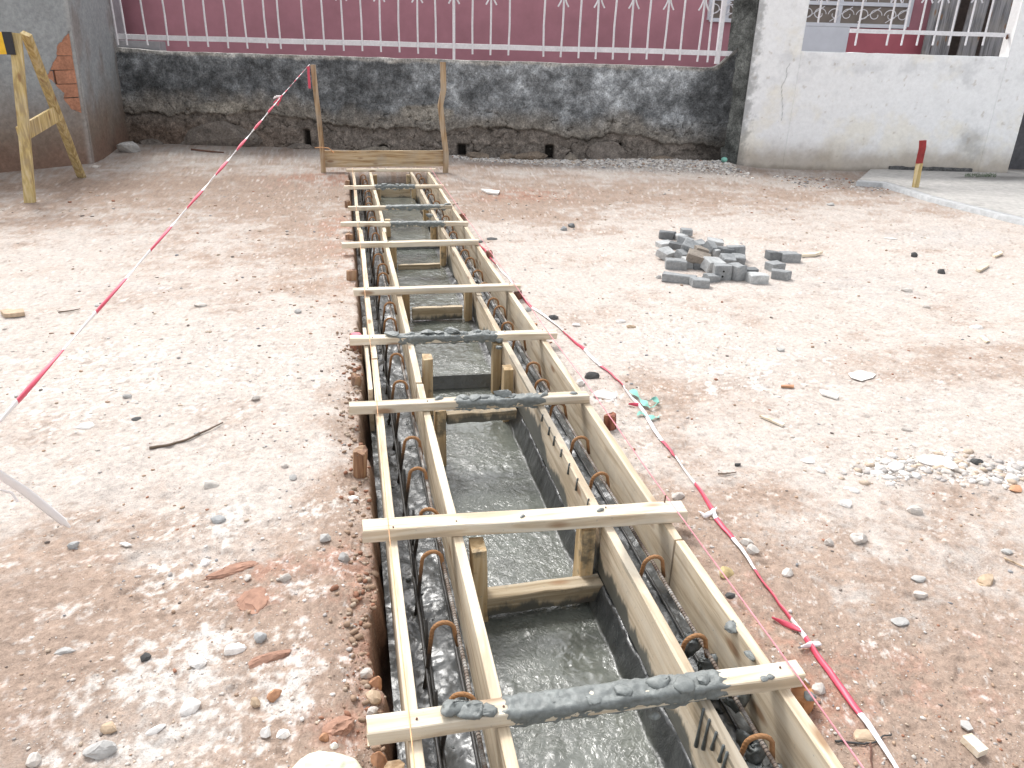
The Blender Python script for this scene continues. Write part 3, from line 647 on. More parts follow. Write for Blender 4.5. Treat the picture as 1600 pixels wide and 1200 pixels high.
# cement patch and rubble footing under the right half
V, Fc = obox(wpt(2.35) + NW * .035, wpt(3.55) + NW * .03, -.1, .085, .05); 
ft = wall_grid(wpt(2.3) + NW * .045, wpt(3.55) + NW * .04, -.1, lambda s: .10 + .02 * fbm(s, s * 0, 5, 3, 370), 60, 10, lambda s, z, zt: .015 * fbm(s, z, 8, 3, 371), lambda s, z, zt: np.ones(s.shape + (3,)) * .10, 'footing', WALLDARK, .03, ww)
# railing in the opening
wr = empty('window_railing', (*(wpt(2.2) - NW * .1), 1.7), 'short white iron railing with broken left bars in the white wall opening', 'railing')
rp = (*(A0 - NW * .11), 0); rn = (NW[0], NW[1], 0)
L0, L1 = PL(1328, 48, rp, rn), PL(1578, 55, rp, rn)
V, Fc = beam(L0, L1, .02, .055, 0, 6, .002, .002, 5); mk('rail', V, Fc, IRONW, wr)
V, Fc = beam(L0 + [0, 0, .95], L1 + [0, 0, .95], .02, .05, 0, 6, .002, .002, 6); mk('rail', V, Fc, IRONW, wr)
V, Fc = rock(tuple(PL(1573, 60, rp, rn)), (.07, .05, .08), 377, 12, 1); mk('rusty_bracket', V, Fc, IRONRUST, wr)
for i, px in enumerate([1272, 1298, 1336, 1385, 1408, 1432, 1457, 1482, 1508, 1535]):
    B = PL(px, 71, rp, rn); z0 = B[2] if px > 1300 else B[2] + .30
    V, Fc = tube([(B[0], B[1], z0), (B[0], B[1], B[2] + 1.2)], .0135, 6); bb = mk('bar', V, Fc, IRONW, wr)
    if i in (0, 3, 5, 6, 8):
        V, Fc = scroll_mesh(); an = math.atan2(DW[1], DW[0])
        V = [(B[0] + v[0] * math.cos(an), B[1] + v[0] * math.sin(an) - .03, B[2] + .70 + v[2]) for v in V]; mk('scroll', V, Fc, IRONW, bb)
# dark gate past the white wall, cement pavement with kerb
V, Fc = obox((9.95, 10.55), (12.2, 10.05), .06, 2.1, .06); gt = mk('sheet_gate', V, Fc, simple('dark_gate_paint', (.085, .085, .095), .6), None); tag(gt, 'dark grey sheet metal gate just right of the white wall', 'gate')
def pavement():
    out = [Z(1335, 281, .09), Z(1372, 276, .09), Z(1600, 340, .09)]
    K = [np.array(p[:2]) for p in (Z(1338, 283, .06), Z(1378, 285, .06), Z(1450, 307, .06), Z(1600, 344, .06))]; K.append(K[-1] + (K[-1] - K[-2]) * 6)
    pts = []
    for i in range(len(K) - 1):
        n = 14 if i < 3 else 30
        for j in range(n): pts.append(K[i] + (K[i + 1] - K[i]) * j / n)
    pts.append(K[-1]); pts = np.array(pts)
    pts = pts + .02 * np.stack([fbm(pts[:, 0], pts[:, 1], 2.5, 3, 380), fbm(pts[:, 0], pts[:, 1], 2.5, 3, 384)], -1)
    back = np.array([[wpt(2.0)[0] + (22 - wpt(2)[0]) * t, 10.62 - .5 * t] for t in np.linspace(0, 1, len(pts)) ** 1.5])
    kerb_in = pts + (back - pts) / np.linalg.norm(back - pts, axis=1)[:, None] * .16
    zt = .052 + .006 * fbm(pts[:, 0], pts[:, 1], 2, 3, 388)
    n = len(pts)
    # kerb
    V = np.concatenate([np.c_[pts, np.full(n, -.15)], np.c_[pts, zt], np.c_[kerb_in, zt + .002], np.c_[kerb_in, np.full(n, -.15)]]); f = grid_faces(4, n)
    k = mk('kerb', V, f, SLAB, org=(0, 0, 0)); attr(k, np.ones((len(V), 3)) * [.46, .465, .47]); tag(k, 'pale cement kerb edging the pavement at the right', kind='structure')
    nt_ = 12; R = []
    for j in range(nt_):
        t = j / (nt_ - 1); q = (kerb_in + (back - kerb_in) / np.linalg.norm(back - kerb_in, axis=1)[:, None] * .012) * (1 - t) + back * t; R.append(np.c_[q, zt * 0 + .048 + .004 * fbm(q[:, 0], q[:, 1], 2, 3, 390)])
    R.insert(0, np.c_[R[0][:, :2], np.full(n, -.15)])
    V = np.concatenate(R); p = mk('pavement', V, grid_faces(nt_ + 1, n), SLAB, org=(0, 0, 0)); cc = np.array([.43, .415, .395]) * (1 + .1 * fbm(V[:, 0], V[:, 1], 2, 4, 395))[:, None]
    wet = np.exp(-(((V[:, 0] - Z(1570, 283)[0]) / 1.0) ** 2 + ((V[:, 1] - Z(1570, 283)[1]) / .25) ** 2))[:, None]; cc = cc * (1 - .5 * sstep(.3, .7, wet)); attr(p, cc); tag(p, 'pale cement pavement slab in front of the white wall', kind='structure')
pavement()

# ---------------------------------------------------------------- rendered pillar with exposed bricks (left)
pil = empty('rendered_pillar', (-3.6, 12, 0), 'dirty cement rendered pillar with a patch of exposed orange bricks at the left', 'pillar')
C0 = np.array([-3.37, 11.68]); CL = np.array([-4.16, 10.84]); DL = vn(C0 - CL); CE = C0 - DL * 2.6
LF = 2.6
def hole(s, z):   # render broken off near the corner: s measured from the corner leftwards
    s = LF - s
    wdt = np.interp(z, [.64, .71, .81, .90, 1.01, 1.10, 1.21, 1.32, 1.43, 1.53, 1.60], [.0, .13, .20, .19, .29, .37, .30, .22, .19, .11, .0])
    return sstep(.012, -.012, np.maximum((s - .035) - wdt + .03 * fbm(s, z, 9, 3, 401), .045 - s)) * (z > .5) * (z < 1.62)
def ptint(flip):
    def f(s, z, zt):
        q = (LF - s) if not flip else s
        g = np.array([.34, .36, .37]); br = np.array([.235, .185, .15]); rd = np.array([.22, .13, .095])
        m = sstep(1.25, .35, z + .3 * fbm(s, z, 1.6, 4, 405))[..., None]; c = g * (1 - m) + br * m
        r = sstep(.45, .05, z + .2 * fbm(s, z, 2.5, 4, 409))[..., None] * .7; c = c * (1 - r) + rd * r
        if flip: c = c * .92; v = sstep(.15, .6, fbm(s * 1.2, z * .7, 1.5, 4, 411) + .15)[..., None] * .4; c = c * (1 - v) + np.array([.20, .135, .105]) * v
        e = np.exp(-((q - .02) / .04) ** 2)[..., None] * .5; c = c * (1 - e) + np.array([.42, .41, .40]) * e
        return c
    return f
def lean(o, k=.03):
    me = o.data; n = len(me.vertices); c = np.empty(n * 3); me.vertices.foreach_get('co', c); c = c.reshape(-1, 3); z = c[:, 2] + ORG[o.name][2]; c[:, 0] += np.clip(z, 0, 9) * k; me.vertices.foreach_set('co', c.ravel()); me.update()
o1 = wall_grid(CE, C0, -.2, lambda s: 3.0 + 0 * s, 260, 300, lambda s, z, zt: .008 * fbm(s, z, 1.5, 4, 415) - .055 * hole(s, z), ptint(False), 'front_face', PILLAR, .3, pil); lean(o1)
CR = np.array([-3.352, 13.75]); 
o2 = wall_grid(C0 + [.001, .006], CR, -.2, lambda s: 3.0 + 0 * s, 60, 120, lambda s, z, zt: -(.01 * fbm(s, z, 1.5, 4, 419)), ptint(True), 'side_face', PILLAR, .3, pil); lean(o2)
for i, (s0, s1, z0, z1) in enumerate([(.03, .30, 1.345, 1.60), (.03, .42, 1.18, 1.335), (.03, .30, 1.015, 1.17), (.33, .62, 1.02, 1.165), (.03, .46, .845, 1.005), (.03, .37, .69, .835), (.03, .30, .50, .68)]):
    p = C0 - DL * s1; q = C0 - DL * s0; V, Fc = obox(p, q, z0, z1, .09, .016); bm_ = [(v[0] + rnd.uniform(-.004, .004), v[1] + rnd.uniform(-.004, .004), v[2] + rnd.uniform(-.005, .005)) for v in V]
    br = mk('brick', bm_, Fc, BRICK, pil); lean(br)

# ---------------------------------------------------------------- trestle barrier at the far left
tr = empty('trestle_barrier', (-3.2, 9.1, 0), 'wooden A-frame trestle carrying a yellow and black striped board by the pillar', 'barrier')
f0 = Z(47, 317); t0 = np.array([f0[0] - .05, f0[1] + .12, 0]); 
top = PL(24, 52, (f0[0], f0[1] + .25, 0), (0, 1, 0)); V, Fc = beam((f0[0], f0[1], gz(f0[0], f0[1]) - .01), top, .10, .05, 0, 6, .002, .003, 11); mk('leg', V, Fc, WYEL, tr)
f1 = Z(128, 277); V, Fc = beam((f1[0], f1[1], gz(f1[0], f1[1]) - .01), top + [.06, .10, .0], .10, .05, .6, 6, .002, .003, 12); mk('leg', V, Fc, WYEL, tr)
def lerp(a, b, t): return np.array(a) * (1 - t) + np.array(b) * t
la = lerp([f0[0], f0[1], 0], top, .42) + [-.07, .06, -.02]; lb = lerp([f1[0], f1[1], 0], top + [.06, .1, 0], .50) + [.02, -.04, 0]
V, Fc = beam(la, lb, .03, .16, 0, 4, .002, .003, 13); mk('cross_brace', V, Fc, WYEL, tr)
# striped board on top, running off to the left, with the partner frame outside the picture
bx0 = top + [-.02, -.06, -.09]
bl = PL(-300, 62, (0, bx0[1] - .25, 0), (0, 1, 0)); V, Fc = beam(bx0, bl, .03, .20, 0, 8, .002, .003, 14); sb = mk('striped_board', V, Fc, YELLOW, tr)
dv = vn(bl - bx0)
for k in range(5):
    a0 = bx0 + dv * (.0 + k * .55) + [0, -.0, 0] - dv * (.004 if k == 0 else 0); b0_ = a0 + dv * (.075 if k == 0 else .28); V, Fc = beam(a0, b0_, .034, .204, 0, 1, 0, .002); mk('black_stripe', V, Fc, BLACK, sb)
e2 = bx0 + dv * 2.3; V, Fc = beam((e2[0] - .05, e2[1] - .25, 0), (e2[0], e2[1] + .06, e2[2] + .05), .10, .05, 0, 4, .002, .003, 15); mk('leg', V, Fc, WYEL, tr)
V, Fc = beam((e2[0] + .1, e2[1] + .9, 0), (e2[0] + .05, e2[1] + .1, e2[2] + .05), .10, .05, 0, 4, .002, .003, 16); mk('leg', V, Fc, WYEL, tr)

# ---------------------------------------------------------------- formwork
fw = empty('timber_formwork', (.57, 5.5, 0), 'long timber formwork of pale boards with crosspieces around the concrete trench', 'formwork')
BT, BB_ = .05, .032                                 # board top height, board thickness
def board(xc, y0, y1, zt, h, mat, seed, th=BB_):
    n = max(6, int((y1 - y0) * 5)); r = random.Random(seed); V = []; Fc = []
    bev = .002; w0 = [r.uniform(-.004, .004) for _ in range(4)]
    for i in range(n + 1):
        y = y0 + (y1 - y0) * i / n; dx = .0035 * math.sin(y * 1.7 + seed) + r.uniform(-.0008, .0008); dz = .003 * math.sin(y * 2.3 + seed * 2) + r.uniform(-.001, .001)
        t = th / 2 + r.uniform(-.001, .001)
        for p, q in ((-t, zt - h), (t, zt - h), (t, zt - bev), (t - bev, zt), (-t + bev, zt), (-t, zt - bev)): V.append((xc + p + dx, y + (r.uniform(-.004, .004) if i in (0, n) else 0), q + dz))
    m = 6
    for i in range(n):
        for k in range(m): Fc.append((i * m + k, i * m + (k + 1) % m, (i + 1) * m + (k + 1) % m, (i + 1) * m + k))
    Fc.append(tuple(range(m))); Fc.append(tuple(n * m + k for k in range(m - 1, -1, -1)))
    return V, Fc
for xc, y0, y1, zt, h, mat, sd in [
    (.084, -1.2, 3.88, BT, .30, WYL, 1), (.074, 3.50, 3.5 + .9, BT - .006, .28, WYL, 2), (.090, 3.89, 7.05, BT, .30, WYL, 3), (.082, 7.06, 10.58, BT, .30, WYL, 4),
    (.300, -1.2, 3.52, BT, .24, WYL, 5), (.296, 3.53, 6.95, BT, .24, WYL, 6), (.304, 6.96, 10.58, BT, .24, WYL, 7),
    (.840, -1.2, 2.19, BT, .21, WYF, 8), (.833, 2.20, 4.95, BT, .21, WYF, 9), (.838, 4.96, 7.30, BT, .21, WYF, 10), (.834, 7.31, 10.58, BT, .21, WYF, 11),
    (1.058, -1.2, 2.05, BT, .30, WYL, 12), (1.060, 2.06, 5.02, BT, .30, WYL, 13), (1.056, 5.03, 7.9, BT, .30, WYL, 14), (1.062, 7.91, 10.58, BT, .30, WYL, 15)]:
    if sd == 2: xc = .050; 
    V, Fc = board(xc, y0, y1, zt, h, mat, sd, .020 if sd == 2 else BB_); mk('side_board', V, Fc, mat, fw)
# posts nailed to the inner boards
for i, (x0, y, zt, wx) in enumerate([(.775, 2.225, .03, .085), (.780, 3.70, .035, .075), (.788, 4.06, .04, .06), (.785, 5.14, .03, .08), (.788, 6.62, .03, .07), (.785, 7.35, .03, .075), (.785, 8.1, .03, .07), (.785, 9.55, .03, .07), (.785, 10.35, .03, .06)]):
    V, Fc = beam((x0, y, -.32), (x0, y, zt), .05, wx, 0, 4, .0015, .003, 20 + i); mk('post', V, Fc, WZP, fw)
for i, (x0, y, zt, wx) in enumerate([(.366, 2.16, .035, .085), (.366, 3.27, .03, .075), (.366, 3.84, .065, .085), (.356, 5.22, .03, .075), (.356, 6.60, .03, .07), (.358, 7.5, .045, .07), (.356, 9.4, .03, .07), (.356, 10.35, .03, .06)]):
    V, Fc = beam((x0 + (.012 if i == 0 else 0), y, -.32), (x0, y, zt), .05, wx, 0, 4, .0015, .003, 40 + i); mk('post', V, Fc, WZP, fw)
for i, (xa, xb, y, zc, wyy, hz) in enumerate([(.395, .822, 2.15, -.205, .065, .075), (.395, .745, 5.15, -.13, .04, .09), (.390, .750, 6.54, -.19, .05, .085), (.39, .75, 9.62, -.09, .03, .13), (.40, .735, 3.275, -.025, .05, .05)]):
    V, Fc = beam((xa, y, zc), (xb, y + (.01 if i == 0 else 0), zc), wyy, hz, 0, 6, .002, .003, 60 + i); sp = mk('spreader', V, Fc, WXD, fw)

def smear(x0, x1, yc, sl, w, zt, zb, seed, th=.006, drop=.012, parent=None, front_only=False):
    """layer of wet mortar lapping over the top and sides of a crosspiece"""
    r = np.random.RandomState(seed); nx = max(30, int((x1 - x0) / .005)); xs = np.linspace(x0, x1, nx)
    prof = []; h = zt - zb
    for t in np.linspace(0, 1, 9): prof.append((-w / 2, zb - .002 + (h) * t, -1, 0, 1 - t))
    for t in np.linspace(0, 1, 11)[1:-1]: prof.append((-w / 2 + w * t, zt, 0, 1, 0))
    for t in np.linspace(0, 1, 6): prof.append((w / 2, zt - h * .7 * t, 1, 0, t * .7))
    P = np.array(prof); m = len(P); V = np.zeros((nx, m, 3))
    sarc = np.arange(m) * .01
    S, Xg = np.meshgrid(sarc, xs); nz = fbm(Xg, S, 24, 4, seed); nz2 = fbm(Xg, S, 8, 3, seed + 7)
    wv = .035 * fbm(Xg * 0, S, 30, 3, seed + 5)
    ends = sstep(x0, x0 + .02, Xg + .02 * nz + wv) * sstep(x1, x1 - .025, Xg + .02 * nz + wv)
    nf = fbm(Xg, S * 2.2, 70, 3, seed + 11)
    T = (th * (.7 + 1.2 * nz + 1.3 * nz2 + .8 * nf) + .001) * ends - .003 * (1 - ends)
    lowf = P[None, :, 4]; T = T - .006 * sstep(.45, 1., lowf + .9 * nz2) * 1.2
    nrm = np.stack([P[:, 2], P[:, 3]], -1); k0 = 8; k1 = 18
    for c in (8, 9): nrm[c - 0] = [-.7, .7] if c == 8 else nrm[c]
    yy = P[None, :, 0] + T * nrm[None, :, 0]; zz = P[None, :, 1] + T * nrm[None, :, 1] * 1.0
    dr = drop * sstep(-.1, .5, fbm(Xg, S * 0, 14, 3, seed + 3)) * (P[None, :, 4] > .9) * (P[None, :, 2] < 0) * ends; zz = zz - dr
    V[..., 0] = Xg; V[..., 1] = yc + sl * (Xg - .55) + yy; V[..., 2] = zz
    return mk('mortar_smear', V.reshape(-1, 3), grid_faces(nx, m), MORTAR, parent, smooth=True)
CROSS = [  # y, slope, x0, x1, width, thickness, [smears], [lumps: x, dy, size]
 (1.395, -.012, -.028, 1.118, .058, .043, [(.30, .905)], [(.178, .0, .10), (.225, -.004, .085), (.262, -.012, .06), (.44, .0, .03), (.50, .01, .028), (.54, -.02, .05), (.62, .0, .06), (.72, .01, .07), (.78, -.01, .075), (.84, 0, .05), (1.00, -.025, .03), (1.02, -.02, .025)]),
 (2.215, -.055, -.015, 1.125, .075, .048, [], [(.53, -.01, .022), (.815, .0, .028)]),
 (3.215, -.035, -.050, 1.070, .058, .042, [(.42, .86)], [(.36, .01, .04), (.47, .0, .055), (.52, -.01, .06), (.57, .0, .05), (.66, .01, .085), (.70, .0, .04), (.85, -.005, .045), (1.0, .0, .035)]),
 (4.100, -.045, -.035, 1.140, .065, .040, [(.22, .80)], [(.20, .0, .08), (.30, .01, .05), (.40, .01, .08), (.46, .0, .06), (.53, .01, .09), (.60, 0, .05), (.68, .01, .05), (.74, 0, .05)]),
 (5.045, -.01, .0, 1.135, .06, .042, [], []),
 (6.38, .015, -.075, 1.060, .065, .042, [], [(.3, 0, .02)]),
 (7.16, -.06, -.08, 1.085, .06, .038, [(.36, .88)], [(.48, 0, .035)]),
 (7.95, .03, -.01, 1.045, .06, .038, [(.36, .99)], [(1.0, 0, .06)]),
 (9.19, .03, -.04, 1.105, .06, .038, [(.30, .78)], [(.35, 0, .05), (.42, 0, .07), (.48, 0, .05), (.56, 0, .06), (.63, 0, .05), (.72, 0, .05)]),
 (10.50, .0, .0, 1.16, .05, .036, [], [(.4, 0, .02), (.5, 0, .02)]),
]
for i, (yc, sl, x0, x1, w, t, sms, lumps) in enumerate(CROSS):
    z0, z1 = BT + .001, BT + .001 + t
    V, Fc = beam((x0, yc + sl * (x0 - .55), (z0 + z1) / 2), (x1, yc + sl * (x1 - .55), (z0 + z1) / 2), w, t, 0, 10, .0012, .003, 80 + i, .004)
    cr = mk('crosspiece', V, Fc, WX, fw)
    if sms: cr['label'] = 'crosspiece plastered with wet mortar in its middle'
    for j, (a, b) in enumerate(sms): smear(a, b, yc, sl, w, z1, z0, 500 + i * 9 + j, .0052 if i == 0 else .0055, .014, cr)
    for j, (lx, ly, ls) in enumerate(lumps):
        V, Fc = rock((lx, yc + sl * (lx - .55) + ly, z1 - .002), (ls * (1.2 if i else 1.), ls * .8, ls * (.5 if i else .36)), 600 + i * 30 + j, 12, 2, .12, rnd.uniform(-.6, .6)); mk('mortar_lump', V, Fc, MORTAR, cr, smooth=i < 1)
    # nails
    for nx_ in (.084, .30, .838, 1.058):
        if x0 < nx_ - .02 and rnd.random() < .8:
            V, Fc = tube([(nx_ + .004, yc, z1 - .01), (nx_ + .004 + rnd.uniform(-.004, .004), yc, z1 + (.03 if (i == 1 and nx_ > 1) else .004))], .0028, 6); mk('nail', V, Fc, IRONRUST, cr)
# mortar thrown over the step faces and on the boards
def lumpset(parent, lst, mat, name='mortar_lump'):
    for j, (x, y, z, s) in enumerate(lst):
        V, Fc = rock((x, y, z), (s, s * 1.1, s * .6), 900 + j + int(x * 100), 14, 2, .15, rnd.uniform(0, 3)); mk(name, V, Fc, mat, parent, smooth=True)
lumpset(fw, [(1.045, 1.62, .03, .05), (1.04, 1.50, .035, .035), (.80, 4.06, .05, .05), (.79, 4.0, .03, .04), (.775, 7.6, .04, .08), (.84, 7.5, .03, .06), (.70, 1.36, .02, .03), (1.13, 1.34, .03, .035)], MORTAR)
# drips hanging on the inner right board
for k, (y, h) in enumerate([(1.30, .10), (1.26, .055), (1.22, .05), (1.20, .07), (2.35, .04), (2.5, .05), (2.62, .045), (2.74, .03), (2.86, .04), (2.95, .035), (3.08, .03), (1.335, .13)]):
    V, Fc = tube([(.820, y, BT + .005), (.817, y, BT - h * .5), (.818, y + .002, BT - h)], .005, 6, True, [.004, .0035, .0065]); mk('mortar_drip', V, Fc, MORTARD, fw, smooth=True)

# ---------------------------------------------------------------- reinforcement
def hook_mesh(w, H, lean_):
    """hooked bar: long leg, half-round bend, short return; origin at the foot"""
    pts = [(-w / 2 - lean_, .0, 0), (-w / 2 - lean_ * .4, 0, H * .5), (-w / 2, 0, H - w / 2)]
    for k in range(1, 8):
        a = math.pi - math.pi * k / 8; pts.append((math.cos(a) * w / 2, -.002 * k, H - w / 2 + math.sin(a) * w / 2))
    pts += [(w / 2, -.018, H - w / 2 - .012), (w / 2 + .006, -.022, H - w / 2 - .05)]
    return tube(pts, .0068, 8)
def cage(name, label, xc, barx, sgn, hooks, bars):
    cg = empty(name, (xc, 5.5, -.2), label, 'rebar cage', 'reinforcement cages in the formwork')
    V, Fc = hook_mesh(.066, .318, .045 * sgn); V = np.array(V) + [xc, hooks[0], -.27]
    h0 = mk('stirrup', V, Fc, RHOOK, cg, smooth=True, org=(xc, hooks[0], -.27)); 
    for i, y in enumerate(hooks[1:]):
        h = dup(h0, cg, (xc + rnd.uniform(-.012, .012), y, -.27 + rnd.uniform(-.006, .006))); h.rotation_euler = (rnd.uniform(-.08, .08), 0, rnd.uniform(-.35, .35))
    V, Fc = tube([(0, 0, 0), (.006, 0, .12), (.004, .004, .235)], .0052, 7); u0 = mk('upright_bar', np.array(V) + [xc - .062, hooks[0] + .09, -.25], Fc, RDARK, cg, smooth=True, org=(xc - .062, hooks[0] + .09, -.25))
    for y in hooks[1:]:
        h = dup(u0, cg, (xc - .062 + rnd.uniform(-.008, .008), y + .09, -.25)); h.rotation_euler = (rnd.uniform(-.12, .12), rnd.uniform(-.05, .05), 0)
    for j, (pts, r) in enumerate(bars):
        P = []
        for a, b in zip(pts[:-1], pts[1:]):
            n = max(2, int(abs(b[1] - a[1]) / .12))
            for k in range(n): P.append(np.array(a) * (1 - k / n) + np.array(b) * k / n + [rnd.uniform(-.0015, .0015), 0, rnd.uniform(-.002, .002)])
        P.append(np.array(pts[-1])); V, Fc = tube(P, r, 8); mk('longitudinal_bar', V, Fc, RBAR if j == 0 else RDARK, cg, smooth=True)
    return cg
hl = [.9, 1.2, 1.5, 1.77, 2.12, 2.38, 2.68, 2.98, 3.28, 3.58, 3.93, 4.25, 4.57, 4.88, 5.2, 5.56, 5.86, 6.16, 6.52, 6.89, 7.23, 7.6, 7.98, 8.35, 8.7, 9.1, 9.5, 9.9, 10.3]
cage('rebar_cage', 'rusty hooked rebar cage between the two boards on the string side of the trench', .215, .24, 1, hl,
     [([(.252, -.8, -.01), (.245, 2.0, 0), (.235, 4.2, .0), (.215, 7, .0), (.215, 10.4, 0)], .0062), ([(.150, -.8, -.12), (.150, 10.4, -.10)], .005), ([(.165, -.8, -.17), (.165, 10.4, -.165)], .006), ([(.255, -.8, -.155), (.255, 10.4, -.16)], .006)])
hr = [.9, 1.25, 1.6, 1.99, 2.56, 2.87, 3.2, 3.51, 3.73, 4.13, 4.40, 4.67, 4.9, 5.25, 5.6, 5.93, 6.2, 6.55, 6.9, 7.25, 7.6, 8.0, 8.4, 8.8, 9.2, 9.6, 10.0, 10.35]
cage('rebar_cage', 'rusty hooked rebar cage between the two boards nearest the paving blocks', .925, .945, 1, hr,
     [([(.955, -.8, -.01), (.948, 2.0, 0), (.940, 4.2, .0), (.925, 7, .0), (.92, 10.4, 0)], .0062), ([(.90, -.8, -.15), (.90, 10.4, -.15)], .006), ([(1.0, -.8, -.16), (1.0, 10.4, -.16)], .006)])
# cement clumps clinging to the nearer end of the right-hand cage and splashed in both strips
def cl(label, lst, mat, nm='mortar_clump'):
    parts = [rock((x, y, z), (s, s * 1.2, s * k), 1500 + j, 16, 2, .22, rnd.uniform(0, 3)) for j, (x, y, z, s, k) in enumerate(lst)]
    V, Fc = join(parts); o = mk(nm, V, Fc, mat, smooth=True); return tag(o, label, 'mortar')
cl('dark clump of wet mortar clinging to the rebar beside the mortar-covered crosspiece', [(.95, 1.68, -.06, .05, .9), (.935, 1.64, -.05, .05, 1.3), (.915, 1.66, -.09, .055, 1.2), (.96, 1.58, -.08, .06, 1.2), (.92, 1.56, -.12, .07, 1.), (.95, 1.52, -.10, .07, 1.2), (.90, 1.5, -.15, .08, .8), (.97, 1.60, -.16, .09, .9)], MORTARD)
cl('rounded dark mortar lump wedged in the rebar strip behind the mortar-covered crosspiece', [(1.005, 1.50, -.05, .07, .7), (1.0, 1.47, -.09, .08, .8)], MORTARD)
cl('dark mortar clump on the rebar in front of the mortar-covered crosspiece', [(.93, 1.30, -.05, .04, 1.4), (.95, 1.27, -.07, .06, 1.1), (.92, 1.22, -.10, .08, .9), (.96, 1.20, -.09, .07, .9), (.99, 1.15, -.13, .08, .9), (.93, 1.15, -.13, .07, .9)], MORTARD)
splash = []
for k in range(150):
    y = .9 + 9.4 * rnd.random() ** 1.6; x = rnd.choice([rnd.uniform(.108, .28), rnd.uniform(.108, .28), rnd.uniform(.86, 1.03)]); s = rnd.uniform(.008, .03)
    z = float(conc_z(np.array([x]), np.array([y]))[0]); splash.append(rock((x, y, z - .002), (s, s * 1.3, s * .5), 2000 + k, 9, 0, 0, rnd.uniform(0, 3)))
V, Fc = join(splash); o = mk('concrete_crumbs', V, Fc, MORTARD, smooth=True); tag(o, 'dark wet aggregate crumbs lying in the rebar strips', kind='stuff')
# tie wires
# ---------------------------------------------------------------- batter board at the far end
bt = empty('batter_board', (.45, 10.72, 0), 'tall twin stakes joined by a low plank at the far end of the trench', 'batter board')
V, Fc = beam((-.35, 10.70, -.05), (-.352, 10.71, .62), .055, .05, 0, 5, .002, .004, 90); lo_, fl = V, Fc
def crooked(pts, w, d, name, mat, parent, seed):
    parts = []; V = []; Fc = []
    for i, p in enumerate(pts):
        for sx, sy in ((-w, -d), (w, -d), (w, d), (-w, d)): V.append((p[0] + sx / 2, p[1] + sy / 2, p[2]))
    for i in range(len(pts) - 1):
        for k in range(4): Fc.append((i * 4 + k, i * 4 + (k + 1) % 4, (i + 1) * 4 + (k + 1) % 4, (i + 1) * 4 + k))
    Fc.append((3, 2, 1, 0)); n = (len(pts) - 1) * 4; Fc.append((n, n + 1, n + 2, n + 3)); return mk(name, V, Fc, mat, parent)
pl_ = (0, 10.72, 0)
crooked([PL(506, 276, pl_, (0, 1, 0)), PL(503, 230, pl_, (0, 1, 0)), PL(499, 190, pl_, (0, 1, 0)), PL(494, 150, pl_, (0, 1, 0)), PL(489, 101, pl_, (0, 1, 0))], .062, .05, 'stake', WZO, bt, 1)
crooked([PL(696, 276, pl_, (0, 1, 0)), PL(697, 240, pl_, (0, 1, 0)), PL(692, 200, pl_, (0, 1, 0)), PL(688, 165, pl_, (0, 1, 0)), PL(693, 140, pl_, (0, 1, 0)), PL(692, 97, pl_, (0, 1, 0))], .07, .05, 'stake', WZO, bt, 2)
V, Fc = beam((-.31, 10.775, .175), (1.32, 10.775, .185), .028, .21, 0, 8, .003, .003, 91); mk('plank', V, Fc, wood('pine_plank_brown', 0, (.66, .49, .30), (.48, .32, .17), (.76, .61, .42), None, .5), bt)
V, Fc = tube([(-.39, 10.68, .33), (-.30, 10.685, .335), (-.22, 10.74, .32), (-.15, 10.75, .26)], .007, 5); mk('orange_cord', V, Fc, ORSTR, bt)
# short stakes in the ground beside the boards
STK = [  # px, py of base on the ground (or world), height above ground, radius, material, label
 (-.012, 2.80, .085, .030, BROWNSTAKE, 'brown splintered split stake leaning on the left board, below the bare crosspiece'),
 (-.010, 3.70, .03, .026, BROWNSTAKE, 'rough brown stake beside the doubled left board'),
 (-.002, 4.22, .06, .034, REDSTAKE, 'red stake with pink painted top beside the left board'),
 (-.008, 5.62, .06, .036, BROWNSTAKE, 'fourth stake along the left board, brown and square-topped'),
 (-.010, 6.90, .05, .034, BROWNSTAKE, 'fifth stake along the left board, brown, behind the long bare crosspiece'),
 (-.005, 8.35, .07, .034, BROWNSTAKE, 'pale-topped brown stake on the left before the far crosspieces'),
 (.0, 9.70, .06, .030, BROWNSTAKE, 'farthest stake beside the left board'),
 (1.125, 3.02, .055, .030, REDSTAKE, 'dark red stake standing outside the right board'),
 (1.120, 5.05, .03, .030, REDSTAKE, 'orange-brown stake outside the right board near the dark oval rock'),
 (1.115, 6.15, .05, .028, REDSTAKE, 'small red stake outside the right board behind the orange-brown one'),
 (1.115, 7.70, .05, .030, REDSTAKE, 'farthest red stake outside the right board'),
 (1.12, 1.36, .035, .030, simple('fresh_cut_wood', (.52, .25, .11), .8), 'orange cut stake under the right end of the mortar-covered crosspiece'),
 (.03, 1.31, .045, .024, WZO, 'pale splintered stake under the left end of the mortar-covered crosspiece')]
for i, (x, y, h, r, m, lab) in enumerate(STK):
    rr = random.Random(i); base = -.28; pts = [(x - .02 * (x < .5) + (.02 if x > .5 else 0), y, base), (x - .008 * (1 if x < .5 else -1), y, -.05), (x, y, h)]
    V, Fc = tube(pts, r, 9, True, [r * .8, r, r * 1.05]); n0 = len(pts) * 9 - 9
    V = [np.array(v) + [rr.uniform(-.003, .003), rr.uniform(-.003, .003), (rr.uniform(-.012, .014) if k >= n0 else 0)] for k, v in enumerate(V)]
    s_ = mk('ground_stake', V, Fc, m); tag(s_, lab, 'stake', 'stakes driven beside the formwork')
    if i == 2:
        V, Fc = tube([(x, y, h + .006), (x, y, h + .016)], r, 9, True, [r * 1.0, r * .8]); mk('painted_top', V, Fc, PINKTOP, s_)
